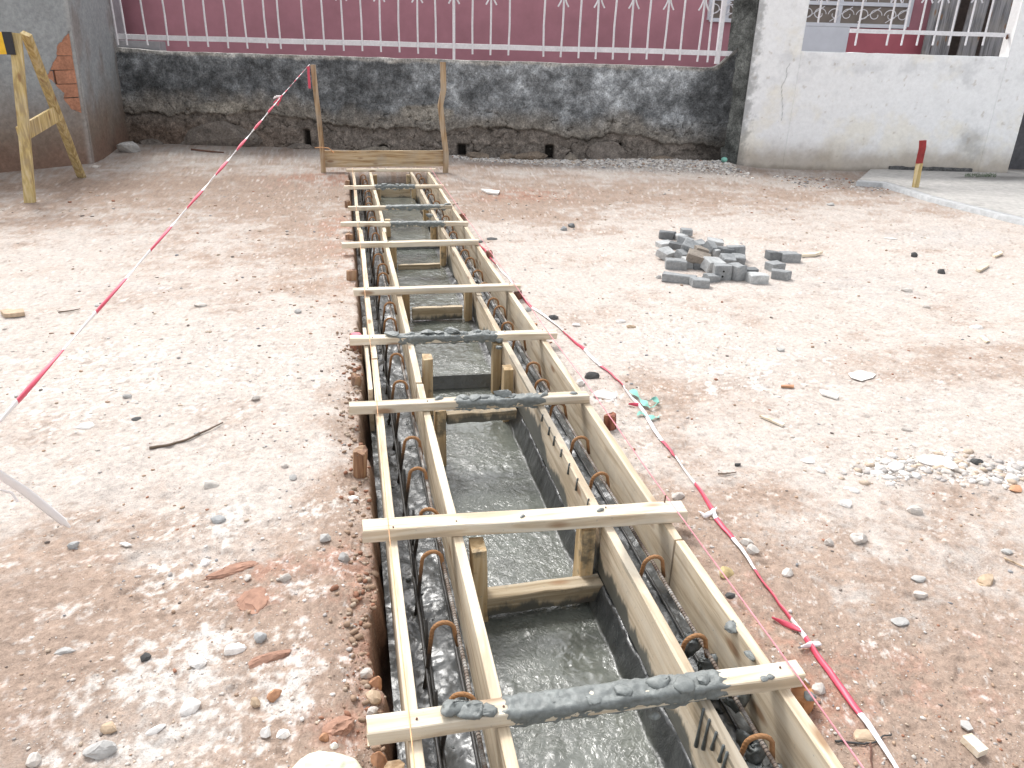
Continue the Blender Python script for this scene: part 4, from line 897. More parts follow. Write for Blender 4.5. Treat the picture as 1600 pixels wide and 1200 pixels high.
# red-topped survey stake at the right
c = Z(1431, 288, .085); t_ = PL(1443, 219, (0, c[1], 0), (0, 1, 0)); c[2] = .04; m_ = lerp(c, t_, .52)
sv = empty('survey_stake', c, 'short wooden stake with red painted top on the pavement edge', 'stake')
V, Fc = beam(c, m_, .075, .05, 0, 3, .004, .004, 95); mk('shaft', V, Fc, WYEL, sv); V, Fc = beam(m_ + (t_ - m_) * .004, t_, .077, .052, 0, 3, .005, .006, 96, .012); mk('red_top', V, Fc, REDPAINT, sv)

# ---------------------------------------------------------------- strings and barrier tape
V, Fc = tube([(1.086 - .0 * t, -.8 + 11.3 * t, .1015 - .0 * t + .004 * math.sin(t * 40)) for t in np.linspace(0, 1, 90)], .0023, 5); o = mk('string_line', V, Fc, PINKSTR); tag(o, 'pink string line stretched over the crosspieces along the right board', 'string')
V, Fc = tube([(.072 - .002 * math.sin(t * 30), -.8 + 11.3 * t, .1005 + .002 * math.sin(t * 50)) for t in np.linspace(0, 1, 90)], .0016, 5); o = mk('string_line', V, Fc, ORSTR); tag(o, 'thin orange string line stretched over the crosspieces along the left board', 'string')
def ribbon(pts, w, turns, matseq, name, label, th=.0012):
    """twisted plastic tape: strip with thickness; matseq gives per-station material index"""
    pts = [np.array(p, float) for p in pts]; V = []; Fc = []; mi = []; ph = .6
    for i, p in enumerate(pts):
        t = vn(pts[min(i + 1, len(pts) - 1)] - pts[max(i - 1, 0)]); ref = np.array([0, 0, 1.]); u = vn(np.cross(t, ref)); v = np.cross(u, t)
        ph += turns[i] if hasattr(turns, '__len__') else turns
        ww = w[i] if hasattr(w, '__len__') else w
        for k in range(6):     # crumpled oval section
            a = 2 * math.pi * k / 6 + ph; ra = ww / 2; rb = ww / 2 * .38
            x_, y_ = math.cos(2 * math.pi * k / 6) * ra, math.sin(2 * math.pi * k / 6) * rb
            q = u * (x_ * math.cos(ph) - y_ * math.sin(ph)) + v * (x_ * math.sin(ph) + y_ * math.cos(ph)); V.append(p + q)
    for i in range(len(pts) - 1):
        for k in range(6): Fc.append((i * 6 + k, i * 6 + (k + 1) % 6, (i + 1) * 6 + (k + 1) % 6, (i + 1) * 6 + k)); mi.append(matseq[i])
    o = mk(name, V, Fc, TWHT, smooth=True); o.data.materials.append(TRED); o.data.polygons.foreach_set('material_index', mi)
    return o
A = np.array([-.63, 9., 1.057]); B = np.array([-1.15, 2.535, .465]); dAB = vn(B - A)
pts = []; ms = []; ws = []; s = -1.80
T0 = np.array([-.38, 10.70, 1.33])
for k in range(40):
    t = k / 40; pts.append(T0 * (1 - t) + A * t); ms.append(1 if (k // 3) % 2 else 0); ws.append(.010)
k = 0; s = 0
while s < 11.2:
    p = A + dAB * s; p = p + np.array([0, 0, -.03 * math.sin(math.pi * min(s / 9, 1))])
    if p[2] < .01: break
    pts.append(p); ms.append(1 if ((s + .24) % .78) < .39 else 0); ws.append(.018 + .004 * math.sin(s * 9)); s += .04; k += 1
o = ribbon(pts, ws, [.16 + .02 * math.sin(i * .3) for i in range(len(pts))], ms, 'barrier_tape', ''); tag(o, 'red and white barrier tape strung in the air from the left tall stake', 'tape')
kn = []
for k in range(7):
    a = rnd.uniform(0, 6.28); q = A + [0, 0, 0]; e = q + np.array([.055 * math.cos(a) - .04, .02, .05 * math.sin(a) - .05]); m = (q + e) / 2 + [rnd.uniform(-.02, .02), 0, rnd.uniform(-.02, .03)]
    kn.append(tube([q, m, e], .006, 5))
V, Fc = join(kn[:4]); mk('knot', V, Fc, TRED, o); V, Fc = join(kn[4:]); mk('knot', V, Fc, TWHT, o)
V, Fc = beam((-.40, 10.66, 1.05), (-.395, 10.66, 1.31), .03, .006, 0, 3, .004, .001, 3); mk('hanging_end', V, Fc, TRED, o)
# tape lying on the ground at the right
TP = [(742, 372, 1), (775, 412, 0), (805, 445, 1), (830, 478, 0), (852, 492, 0), (880, 518, 1), (912, 547, 0), (940, 572, 1), (975, 600, 0), (1000, 635, 0), (1018, 660, 0), (1035, 688, 1), (1056, 714, 0), (1086, 757, 1), (1112, 798, 0), (1120, 812, 1), (1145, 842, 0), (1180, 893, 1), (1212, 934, 1), (1236, 968, 0), (1256, 998, 1), (1286, 1035, 1), (1320, 1075, 1), (1345, 1112, 0), (1375, 1160, 0), (1410, 1215, 0), (1500, 1400, 1)]
pts = []; ms = []
for i in range(len(TP) - 1):
    a, b = Z(TP[i][0], TP[i][1], .01), Z(TP[i + 1][0], TP[i + 1][1], .01); n = max(3, int(np.linalg.norm(b - a) / .03))
    for k in range(n):
        p = a * (1 - k / n) + b * k / n; p[0] += .004 * math.sin(len(pts) * .5); p[0] = max(p[0], 1.10); p[2] = max(gz(p[0], p[1]), -.02) + .009; pts.append(p); ms.append(TP[i][2])
o = ribbon(pts, .019, [.12] * len(pts), ms, 'barrier_tape', ''); tag(o, 'red and white barrier tape lying twisted on the ground along the right board', 'tape')
def gpath(lst, dz=.01): 
    r_ = []
    for px, py in lst: p = Z(px, py, .0); p[2] = gz(p[0], p[1]) + dz; r_.append(p)
    return r_
def dens(P, n=6):
    o = []
    for a, b in zip(P[:-1], P[1:]):
        for k in range(n): o.append(a * (1 - k / n) + b * k / n)
    return o + [P[-1]]
for lst, mt in (([(1206, 969), (1225, 979), (1252, 992)], 1), ([(1248, 1018), (1262, 1014), (1280, 1010)], 0), ([(1092, 806), (1100, 814), (1112, 806), (1118, 800)], 0), ([(982, 633), (995, 634), (1002, 633)], 1)):
    P = dens(gpath(lst, .012)); V = ribbon(P, .018, .2, [mt] * len(P), 'loose_end', ''); wl = np.array(ORG[V.name]) - np.array(ORG[o.name]); V.parent = o; V.location = Vector(wl)
# pale tape end at the lower left (blurred, nearer the camera)
P0 = [PL(0, 742, (0, 2.1, 0), (0, 1, 0)), PL(40, 768, (0, 2.15, 0), (0, 1, 0)), PL(80, 800, (0, 2.2, 0), (0, 1, 0)), PL(110, 824, (0, 2.25, 0), (0, 1, 0))]
P0 = [P0[0] + (P0[0] - P0[1]) * 3 + [0, 0, .04]] + P0; P0 = dens(P0, 8)
o = ribbon(P0, [.025] * (len(P0) - 3) + [.016, .012, .006], .03, [0] * len(P0), 'white_tape_end', ''); tag(o, 'loose end of white tape hanging at the left edge', 'tape')
P1 = dens([PL(-60, 762, (0, 2.2, 0), (0, 1, 0)), PL(0, 766, (0, 2.2, 0), (0, 1, 0)), PL(18, 770, (0, 2.22, 0), (0, 1, 0)), PL(28, 784, (0, 2.22, 0), (0, 1, 0))], 6)
o = ribbon(P1, .010, .05, [0] * len(P1), 'white_tape_end', ''); tag(o, 'thin white tape curl just below the hanging white tape end', 'tape')

# ---------------------------------------------------------------- paving blocks
def paver_mesh(L, Wd, H, seed, notch):
    r = random.Random(seed); bm = bmesh.new(); bmesh.ops.create_cube(bm, size=1)
    for v in bm.verts: v.co = Vector((v.co.x * L, v.co.y * Wd, (v.co.z + .5) * H))
    if notch:
        sx, sy = r.choice((-1, 1)), -1
        for v in bm.verts:
            if v.co.x * sx > 0 and v.co.y * sy > 0: v.co.x -= sx * L * r.uniform(.12, .3)
    bmesh.ops.bevel(bm, geom=bm.edges[:], offset=min(L, Wd, H) * .07, segments=1, affect='EDGES')
    bmesh.ops.subdivide_edges(bm, edges=[e for e in bm.edges if e.calc_length() > .05], cuts=1)
    for v in bm.verts: v.co += Vector((r.uniform(-1, 1), r.uniform(-1, 1), r.uniform(-1, 1))) * .0028
    for v in bm.verts:
        if v.co.z > H * .8 and v.co.x > L * .25 and r.random() < .5: v.co.z -= .008
    me = bpy.data.meshes.new('paving_block'); bm.to_mesh(me); bm.free(); return me
PV = [ # px, py (centre of visible block), z of base, L, W, H, yaw, tilt x, tilt y, tone, label
 (1044, 375, .00, .17, .09, .075, -.10, 0, 0, 'paverdark', 'dark oblong block alone at the back left corner of the pile'),
 (1073, 369, .02, .11, .09, .07, .05, 0, 0, 'paver', 'small block at the very back of the pile, second from the left'),
 (1064, 376, .00, .12, .10, .05, .2, 0, 0, 'paverlight', 'pale flat block just in front of the rearmost small block'),
 (1071, 384, .03, .13, .10, .07, .5, .2, .1, 'paver', 'block leaning on the pale flat one at the back'),
 (1040, 389, .00, .14, .12, .055, .35, .1, -.1, 'paverlight', 'pale flat-topped block at the left edge of the pile'),
 (1056, 391, .00, .12, .10, .06, -.3, .1, .1, 'paverdark', 'dark block wedged between the two pale left blocks'),
 (1040, 403, .02, .14, .11, .07, .55, .35, -.1, 'paverlight', 'palest tilted block jutting from the left side of the pile'),
 (1064, 404, .02, .13, .09, .07, .8, .45, .1, 'paver', 'upright-tilted block right of the palest left one'),
 (1079, 390, .08, .14, .11, .07, -.4, .4, .3, 'paver', 'rough blue-grey block on top of the pile at the left'),
 (1093, 388, .06, .12, .10, .06, .3, .2, -.2, 'paver', 'block lying at the middle back of the pile top'),
 (1096, 394, .09, .11, .09, .05, .1, .1, .2, 'paverbrown', 'small brownish block on the very top of the pile'),
 (1091, 409, .06, .19, .11, .08, -.25, .25, .2, 'paverbrown', 'large brownish block across the centre of the pile'),
 (1107, 396, .05, .11, .11, .10, .7, .5, .2, 'paver', 'block standing on edge right of the brownish top block'),
 (1118, 386, .04, .15, .11, .06, -.15, .1, .1, 'paverlight', 'pale block at the back right of the pile top'),
 (1121, 398, .05, .11, .09, .06, .4, .2, .0, 'paverlight', 'small pale block right of centre in the pile'),
 (1133, 404, .03, .13, .12, .09, .2, .0, .1, 'paverdark', 'darkest square block on the right side of the pile'),
 (1151, 402, .03, .16, .08, .10, -.15, 0, -.1, 'paver', 'tall block closing the right end of the back row'),
 (1057, 421, .00, .18, .10, .085, -.1, .15, 0, 'paver', 'wedge-faced block at the left of the front row'),
 (1077, 419, .00, .13, .10, .085, -.05, 0, 0, 'paverlight', 'pale-topped block second in the front row'),
 (1094, 421, .00, .12, .10, .055, .1, 0, 0, 'paverdark', 'low dark block third in the front row'),
 (1113, 424, .00, .18, .12, .10, .5, .65, .1, 'paverlight', 'large pale slab leaning down the front of the pile'),
 (1138, 413, .03, .14, .11, .07, .25, .3, .1, 'paver', 'block lying behind the two cube blocks'),
 (1155, 411, .02, .12, .10, .07, -.2, .2, 0, 'paver', 'block at the right behind the right-hand cube block'),
 (1129, 437, .00, .14, .09, .125, .0, 0, 0, 'paver', 'tall block with two dark pits on its face, front of pile'),
 (1154, 438, .00, .13, .13, .125, .55, 0, 0, 'paver', 'cube block set corner-first at the front right'),
 (1112, 440, .00, .13, .08, .06, .45, .2, .1, 'paver', 'small tilted block at the foot of the pitted tall block'),
 (1062, 441, .00, .27, .08, .065, -.30, 0, 0, 'paver', 'longest bar-shaped block lying in front of the pile'),
 (1094, 449, .00, .16, .09, .065, -.15, 0, 0, 'paver', 'block butted against the end of the long bar block'),
 (1173, 431, .00, .12, .09, .06, .1, 0, 0, 'paverdark', 'dark low block right of the cube block'),
 (1185, 443, .00, .155, .12, .075, .15, 0, 0, 'paverlight', 'pale-topped block nearest the viewer, right of the pile'),
 (1210, 408, .00, .15, .08, .08, -.15, 0, 0, 'paverdark', 'dark rough block left in the scattered pair at the right'),
 (1236, 410, .00, .17, .12, .08, .05, 0, 0, 'paver', 'clean block next to the pale wood sliver'),
 (1213, 424, .00, .13, .12, .07, .35, 0, 0, 'paver', 'third of the four scattered blocks, L-shaped edge'),
 (1222, 437, .00, .16, .08, .075, -.35, 0, 0, 'paver', 'lowest of the four scattered blocks at the right')]
for i, (px, py, zb, L, Wd, H, yaw, tx, ty, tone, lab) in enumerate(PV):
    me = paver_mesh(L * .94, Wd * .94, H * .95, 40 + i, i % 3 == 0 and i != 26); me.materials.append(STM[tone])
    zc = zb; zb = zb * .9; p = Z(px, py, zc); d = Wd / 2 * .8; o = bpy.data.objects.new('paving_block', me); COL.objects.link(o)
    o.location = (p[0] + d * .2, p[1] + d, gz(p[0], p[1]) + zb - .003); o.rotation_euler = (tx * (1 if zb else .4), ty, yaw - .22); tag(o, 'grey paving block: ' + lab if len(lab.split()) < 13 else lab, 'paving block', 'grey paving blocks heaped on the ground')
    if i == 23:
        for qx, qz in ((.0, .075), (-.004, .035)):
            V, Fc = tube([(qx, -Wd * .47 - .0035, qz), (qx, -Wd * .47 + .006, qz)], .009, 8, True, [.007, .010]); pt_ = mk('pit', V, Fc, CREVICE, None, org=(0, 0, 0)); pt_.parent = o; pt_.location = (0, 0, 0)

# ---------------------------------------------------------------- single stones, chips and scraps that stand out
ST = [ # px, py, sizex, sizey, h, tone, name, label
 (155, 479, .07, .05, .02, 'grey', 'stone', 'flat grey pebble under the airborne tape at mid left'),
 (32, 619, .06, .05, .02, 'grey', 'stone', 'grey pebble beside the tape at the left edge'),
 (314, 479, .09, .06, .025, 'pale', 'stone', 'pale flat pebble in the left yard, far above the stick'),
 (465, 489, .06, .05, .03, 'grey', 'stone', 'small grey pebble left of the red stake'),
 (199, 621, .05, .04, .025, 'grey', 'stone', 'small grey pebble up and left of the stick'),
 (400, 627, .05, .045, .03, 'pale', 'stone', 'pinkish pale pebble up and right of the stick'),
 (133, 668, .075, .05, .02, 'white', 'stone', 'white flat stone left of the stick'),
 (309, 680, .03, .03, .022, 'grey', 'stone', 'tiny round grey pebble touching the stick'),
 (214, 656, .045, .035, .015, 'dark', 'stone', 'dark sliver of stone left of the stick'),
 (330, 759, .06, .045, .03, 'pale', 'stone', 'pale stone directly below the stick'),
 (342, 809, .058, .04, .028, 'bluegrey', 'stone', 'blue-grey stone below the pale one under the stick'),
 (552, 773, .04, .035, .02, 'white', 'stone', 'white chip near the left board by the bare crosspiece'),
 (445, 728, .035, .03, .02, 'pale', 'stone', 'small pale pebble left of the splintered stake'),
 (458, 747, .035, .03, .02, 'grey', 'stone', 'small grey pebble left of the splintered stake'),
 (115, 852, .045, .035, .028, 'bluegrey', 'stone', 'blue-grey pebble below the white tape end'),
 (321, 876, .045, .035, .022, 'white', 'stone', 'white stone above the red clay clods'),
 (445, 905, .043, .035, .03, 'pale', 'stone', 'pale grey pebble right of the round one by the clods'),
 (388, 904, .026, .025, .022, 'pale', 'stone', 'round pale pebble between the two red clay clods'),
 (407, 999, .045, .035, .032, 'bluegrey', 'stone', 'blue-grey stone above the red clay wedge'),
 (366, 1018, .065, .05, .03, 'white', 'stone', 'broad white stone left of the red clay wedge'),
 (309, 1036, .06, .045, .025, 'white', 'stone', 'white stone left of the broad white one'),
 (298, 1106, .058, .05, .035, 'white', 'stone', 'blocky pinkish white stone at the lower left'),
 (101, 1018, .055, .03, .015, 'grey', 'stone', 'flat pale grey oval stone near the left edge'),
 (227, 1030, .035, .028, .02, 'dark', 'stone', 'dark grey stone right of the flat oval one'),
 (52, 1188, .04, .038, .03, 'pale', 'stone', 'round cream stone in the bottom left corner'),
 (161, 1172, .085, .045, .04, 'grey', 'stone', 'long smooth grey stone at the bottom left'),
 (172, 1140, .05, .03, .02, 'tan', 'stone', 'tan stone just above the long grey one'),
 (242, 1140, .06, .022, .012, 'white', 'stone', 'white sliver of stone right of the long grey one'),
 (441, 1149, .042, .035, .035, 'white', 'stone', 'white pointed stone above the pale sack'),
 (418, 1149, .035, .03, .025, 'white', 'stone', 'white blunt stone beside the pointed white one'),
 (507, 1153, .025, .025, .022, 'orange', 'stone', 'small orange stone touching the top of the pale sack'),
 (522, 1165, .025, .02, .018, 'white', 'stone', 'small white stone right of the small orange one'),
 (399, 1097, .035, .03, .03, 'tan', 'stone', 'tan stone set in a small hollow at the bottom left'),
 (429, 1088, .04, .032, .03, 'orange', 'stone', 'orange-brown stone beside the hollow'),
 (588, 1056, .05, .04, .045, 'orange', 'clod', 'orange clod at the broken trench edge'),
 (583, 1082, .05, .035, .035, 'tan', 'clod', 'tan clod below the orange one at the trench edge'),
 (580, 1102, .04, .03, .025, 'pale', 'clod', 'crumbly pale clod close to the mortar-covered crosspiece'),
 (572, 1044, .045, .03, .025, 'pale', 'clod', 'pale crumbly clod above the orange one at the trench edge'),
 (507, 844, .045, .04, .03, 'grey', 'stone', 'grey stone left of the bare near crosspiece end'),
 (538, 870, .045, .035, .035, 'grey', 'stone', 'grey-white stone near the trench edge below the bare crosspiece'),
 (592, 1182, .05, .04, .04, 'orange', 'clod', 'orange clod under the left tip of the mortar-covered crosspiece'),
 (925, 590, .085, .06, .045, 'dark', 'stone', 'dark rock outside the right board by the mortar-topped crosspiece'),
 (944, 616, .15, .12, .02, 'white', 'stone', 'broad white dusty stone beside the dark rock'),
 (906, 598, .06, .05, .04, 'white', 'stone', 'small white stone left of the dark rock at the board'),
 (864, 498, .085, .05, .035, 'dark', 'stone', 'dark oval rock lying on the ground tape'),
 (824, 482, .06, .05, .035, 'grey', 'stone', 'grey stone left of the dark oval rock'),
 (835, 506, .05, .03, .02, 'orange', 'stone', 'orange chip by the right board'),
 (900, 508, .06, .045, .02, 'white', 'stone', 'white pebble right of the dark oval rock'),
 (1030, 433, .055, .045, .03, 'grey', 'stone', 'small round stone left of the paving block pile'),
 (970, 502, .09, .06, .02, 'white', 'stone', 'white flake of stone between ground tape and block pile'),
 (986, 511, .06, .05, .03, 'tan', 'stone', 'tan stone beside the white flake'),
 (1219, 549, .055, .045, .025, 'grey', 'stone', 'small grey stone below the scattered blocks'),
 (1298, 321, .09, .07, .045, 'grey', 'stone', 'grey stone alone in the far yard right of centre'),
 (1341, 849, .075, .055, .04, 'pale', 'stone', 'squarish pale stone in the right yard'),
 (1294, 853, .035, .03, .028, 'pale', 'stone', 'small pale stone left of the squarish one'),
 (1426, 801, .075, .055, .03, 'pale', 'stone', 'pale crumbly stone up and right of the squarish one'),
 (1320, 791, .055, .05, .03, 'white', 'stone', 'white stone up and left of the squarish pale stone'),
 (1229, 900, .05, .035, .022, 'pale', 'stone', 'pale stone between the ground tape and squarish stone'),
 (1546, 906, .10, .06, .035, 'tan', 'stone', 'large tan stone half buried in a hollow at the right'),
 (1437, 934, .05, .032, .022, 'pale', 'stone', 'pale stone left of the half-buried one'),
 (1435, 909, .055, .03, .015, 'grey', 'stone', 'grey flat stone just above the pale one near the hollow'),
 (1572, 866, .045, .03, .02, 'grey', 'stone', 'grey stone above the half-buried one'),
 (1463, 722, .17, .10, .035, 'white', 'stone', 'broad whitish slab of rubble in the right yard'),
 (1398, 731, .10, .06, .03, 'white', 'stone', 'white rubble lump left of the broad whitish slab'),
 (1370, 738, .08, .05, .02, 'white', 'stone', 'leftmost flat white rubble piece beside the rubble lump'),
 (1527, 723, .055, .045, .03, 'dark', 'stone', 'dark stone right of the broad whitish slab'),
 (1135, 896, .065, .05, .03, 'yellow', 'stone', 'yellowish stone between the right board and the ground tape'),
 (1166, 853, .05, .04, .03, 'pale', 'stone', 'pale stone touching the tape above the yellowish one'),
 (1175, 865, .05, .04, .03, 'pale', 'stone', 'pinkish stone touching the tape, lower of the pair'),
 (1405, 973, .06, .04, .012, 'grey', 'stone', 'flat dark grey disc of mortar at the lower right'),
 (1141, 927, .035, .025, .018, 'dark', 'stone', 'small dark stone below the yellowish one'),
 (1060, 778, .055, .04, .03, 'pale', 'stone', 'pale stone at the right tip of the bare near crosspiece'),
 (1416, 671, .055, .03, .02, 'pale', 'stone', 'pale chip of stone above the rubble'),
 (1262, 720, .06, .05, .018, 'white', 'stone', 'whitish flat stone left of the rubble'),
 (1152, 727, .035, .025, .02, 'dark', 'stone', 'small dark stone right of the ground tape'),
 (1588, 764, .07, .04, .02, 'orange', 'brick_fragment', 'orange brick fragment at the right edge'),
 (1427, 402, .08, .06, .045, 'dark', 'stone', 'dark stone in the far right yard'),
 (1471, 427, .075, .055, .045, 'dark', 'stone', 'dark stone nearer than the other in the far right yard'),
 (1391, 373, .13, .08, .025, 'white', 'stone', 'white scrap of plaster in the far right yard'),
 (1417, 453, .09, .06, .04, 'pale', 'stone', 'pale stone below the dark far stones'),
 (1447, 479, .07, .05, .03, 'pale', 'stone', 'greenish pale pebble below the pale stone at right'),
 (1525, 512, .09, .06, .03, 'white', 'stone', 'white stone near the right edge at mid height'),
 (1213, 1100, .0, .0, .0, 'pale', '', ''),
 (880, 358, .08, .08, .05, 'paver', 'stone', 'left chip of grey block lying apart behind the pile'),
 (893, 353, .09, .07, .05, 'paverdark', 'stone', 'right chip of grey block lying apart behind the pile'),
 (770, 374, .12, .12, .012, 'dark', 'mortar_splat', 'dark flat mortar splat right of the far crosspieces'),
 (751, 377, .08, .08, .012, 'dark', 'mortar_splat', 'small dark mortar splat against the right board'),
 (203, 240, .34, .24, .19, 'grey', 'concrete_rubble', 'grey chunk of broken concrete at the foot of the pillar'),
 (150, 262, .10, .08, .04, 'pale', 'stone', 'small pale rubble bit by the pillar foot'),
 (1118, 241, .16, .10, .10, 'white', 'crumpled_paper', 'crumpled white paper at the foot of the dark wall corner'),
 (1140, 1010, .0, .0, .0, 'pale', '', ''),
 (1280, 1078, .045, .035, .03, 'pale', 'stone', 'pale stone beside the right end of the mortar-covered crosspiece'),
 (1256, 1063, .03, .025, .025, 'grey', 'mortar_splat', 'grey mortar drop at the tip of the mortar-covered crosspiece'),
]
ST.append((1352, 1148, .08, .045, .012, 'tan', 'stone', 'broad tan stone beside the white stretch of ground tape'))
ST.append((1380, 1172, .0, 0, 0, 'pale', '', ''))
for i, (px, py, sx, sy, h, tone, nm, lab) in enumerate(ST):
    if not nm: continue
    p = Z(px, py); p[2] = gz(p[0], p[1])
    V, Fc = rock((p[0], p[1], p[2] - h * .24), (sx, sy * 1.1, h * 1.3), 3000 + i, 15, 2 if sx > .05 else 1, .09, rnd.uniform(-.5, .5))
    o = mk(nm, V, Fc, STM[tone] if nm != 'crumpled_paper' else PAPER, smooth=False)
    cat = {'stone': 'stone', 'clod': 'clod', 'brick_fragment': 'brick fragment', 'mortar_splat': 'mortar', 'concrete_rubble': 'rubble', 'crumpled_paper': 'paper'}[nm]; tag(o, lab, cat)
for i, (px, py, sx, sy, lab) in enumerate([(365, 888, .20, .05, 'long flat red clay clod at the lower left'), (397, 937, .10, .14, 'red clay clod below the long flat one'), (420, 1028, .13, .055, 'red clay wedge in the white dust'), (527, 1132, .10, .06, 'flat red-brown clod left of the mortar-covered crosspiece')]):
    p = Z(px, py); V, Fc = rock((p[0], p[1], gz(p[0], p[1]) - .016), (sx, sy, .036), 3300 + i, 26, 2, .20, .3); tag(mk('clay_clod', V, Fc, STM['red']), lab, 'clod')
def flatbit(pxs, name, label, cat, mat, th=.008, lift=.004):
    P = [Z(*q) for q in pxs]; V = []; n = len(P)
    zz = [gz(p[0], p[1]) + lift for p in P]; zm = max(zz)
    for k, p in enumerate(P): V.append((p[0], p[1], zm * .6 + zz[k] * .4))
    for k, p in enumerate(P): V.append((p[0], p[1], zm * .6 + zz[k] * .4 + th))
    Fc = [tuple(range(n)), tuple(range(2 * n - 1, n - 1, -1))] + [(k, n + k, n + (k + 1) % n, (k + 1) % n) for k in range(n)]
    o = mk(name, V, Fc, mat); return tag(o, label, cat)
flatbit([(1499, 1161), (1514, 1156), (1541, 1180), (1526, 1187)], 'wood_offcut', 'pale wood offcut in the bottom right corner', 'wood', WX, .02)
flatbit([(1325, 585), (1344, 580), (1368, 586), (1364, 591), (1346, 596), (1330, 591)], 'paper_scrap', 'white paper scrap in the mid right yard', 'paper', PAPER, .003)
flatbit([(1280, 611), (1290, 612), (1310, 620), (1308, 625), (1284, 617)], 'wood_chip', 'white wood chip below the paper scrap', 'chip', PAPER, .01)
flatbit([(1186, 652), (1192, 652), (1226, 665), (1222, 668)], 'wood_chip', 'tan wood chip between the tape knot and the paper scrap', 'chip', WX, .01)
flatbit([(1550, 402), (1562, 396), (1566, 399), (1554, 405)], 'wood_chip', 'pale wood chip at far right, upper of two', 'chip', WX, .02)
flatbit([(1524, 425), (1540, 416), (1545, 419), (1530, 428)], 'wood_chip', 'pale wood chip at far right, lower of two', 'chip', WX, .02)
flatbit([(1530, 529), (1536, 529), (1545, 536), (1540, 538)], 'wood_chip', 'yellowish wood chip below the white stone at right', 'chip', WX, .01)
flatbit([(751, 298), (765, 299), (781, 301), (778, 305), (762, 303)], 'wood_chip', 'pale wood chip right of the far crosspieces', 'chip', PAPER, .02)
flatbit([(1220, 604), (1240, 604), (1240, 607), (1220, 606)], 'wood_chip', 'brown wood sliver left of the paper scrap', 'chip', STM['orange'], .01)
flatbit([(2, 492), (14, 489), (22, 491), (38, 489), (40, 495), (24, 497), (8, 498)], 'crumpled_wrapper', 'crumpled pale wrapper at the left edge', 'wrapper', STM['tan'], .025)
flatbit([(186, 849), (196, 847), (206, 851), (197, 853)], 'wood_chip', 'white chip right of the white tape end', 'chip', PAPER, .006)
flatbit([(1268, 399), (1285, 398), (1272, 402), (1250, 403)], 'wood_chip', 'tapered pale wood sliver beside the clean scattered block', 'chip', WX, .025)
flatbit([(1500, 1128), (1512, 1130), (1520, 1142), (1512, 1144), (1500, 1136)], 'plastic_scrap', 'grey-green plastic scrap above the wood offcut', 'scrap', STM['grey'], .004)
def stick(lst, r, name, label, cat, mat, dz=.008):
    P = dens(gpath(lst, dz), 5); P = [p + [rnd.uniform(-.003, .003), rnd.uniform(-.003, .003), 0] for p in P]; V, Fc = tube(P, r, 6, True, [r * (1 - .5 * k / len(P)) for k in range(len(P))]); return tag(mk(name, V, Fc, mat, smooth=True), label, cat)
TW = simple('twig_bark', (.16, .12, .09), .9)
stick([(234, 704), (265, 698), (296, 689), (322, 677), (349, 664)], .0065, 'stick', 'thin crooked brown stick on the left yard', 'stick', TW)
stick([(92, 491), (110, 488), (126, 485)], .005, 'twig', 'short dark twig near the left edge', 'twig', TW)
stick([(1122, 744), (1135, 744), (1150, 741)], .004, 'twig', 'small bent twig right of the ground tape', 'twig', TW)
stick([(1568, 877), (1582, 884), (1612, 897)], .0045, 'twig', 'pale straight twig above the half-buried stone at the edge', 'twig', STM['tan'])
stick([(1305, 1155), (1330, 1159), (1362, 1164), (1380, 1152), (1394, 1150)], .0035, 'bent_wire', 'bent rusty wire crossing under the ground tape', 'wire', RDARK, .006)
stick([(1361, 1164), (1361, 1180), (1361, 1215)], .003, 'bent_wire', 'short wire running toward the viewer from the bent wire', 'wire', IRONRUST, .006)
stick([(300, 240), (330, 242), (350, 243)], .02, 'stick', 'brown stick lying at the foot of the dark wall', 'stick', IRONRUST)
# green shred of netting on the tape
gp = gpath([(985, 612), (998, 622), (1008, 636), (1018, 640), (1030, 632), (1022, 626), (1008, 628)], .022); V = []; Fc = []
for k, p in enumerate(dens(gp, 4)):
    w = .010 + .006 * math.sin(k * 1.1); V += [p + [w, w * .4, .010 * math.sin(k)], p - [w, w * .4, .004]]
Fc = [(2 * k, 2 * k + 1, 2 * k + 3, 2 * k + 2) for k in range(len(V) // 2 - 1)]; o = mk('green_plastic_shred', V, Fc, GREENNET, smooth=True); tag(o, 'green plastic shred knotted round the ground tape', 'plastic')
gp = gpath([(995, 650), (1005, 648), (1018, 655), (1030, 652)], .012); V = []
for k, p in enumerate(dens(gp, 4)): w = .012 + .006 * math.sin(k * 1.7); V += [p + [w * .5, w, .008 * math.sin(k)], p - [w * .5, w, 0]]
Fc = [(2 * k, 2 * k + 1, 2 * k + 3, 2 * k + 2) for k in range(len(V) // 2 - 1)]; o = mk('green_plastic_shred', V, Fc, GREENNET, smooth=True); tag(o, 'smaller green plastic shred lying left of the ground tape', 'plastic')
c = PL(1132, 247, (5.5, 11.15, 0), (0, 1, 0)); bm = bmesh.new(); bmesh.ops.create_icosphere(bm, subdivisions=3, radius=.048); me = bpy.data.meshes.new('green_ball'); bm.to_mesh(me); bm.free(); me.materials.append(GREENNET)
for p_ in me.polygons: p_.use_smooth = True
o = bpy.data.objects.new('green_ball', me); COL.objects.link(o); o.location = (c[0], c[1], gz(c[0], c[1]) + .05); o.scale = (1, 1, .8); tag(o, 'faded green ball against the foot of the white wall', 'ball')
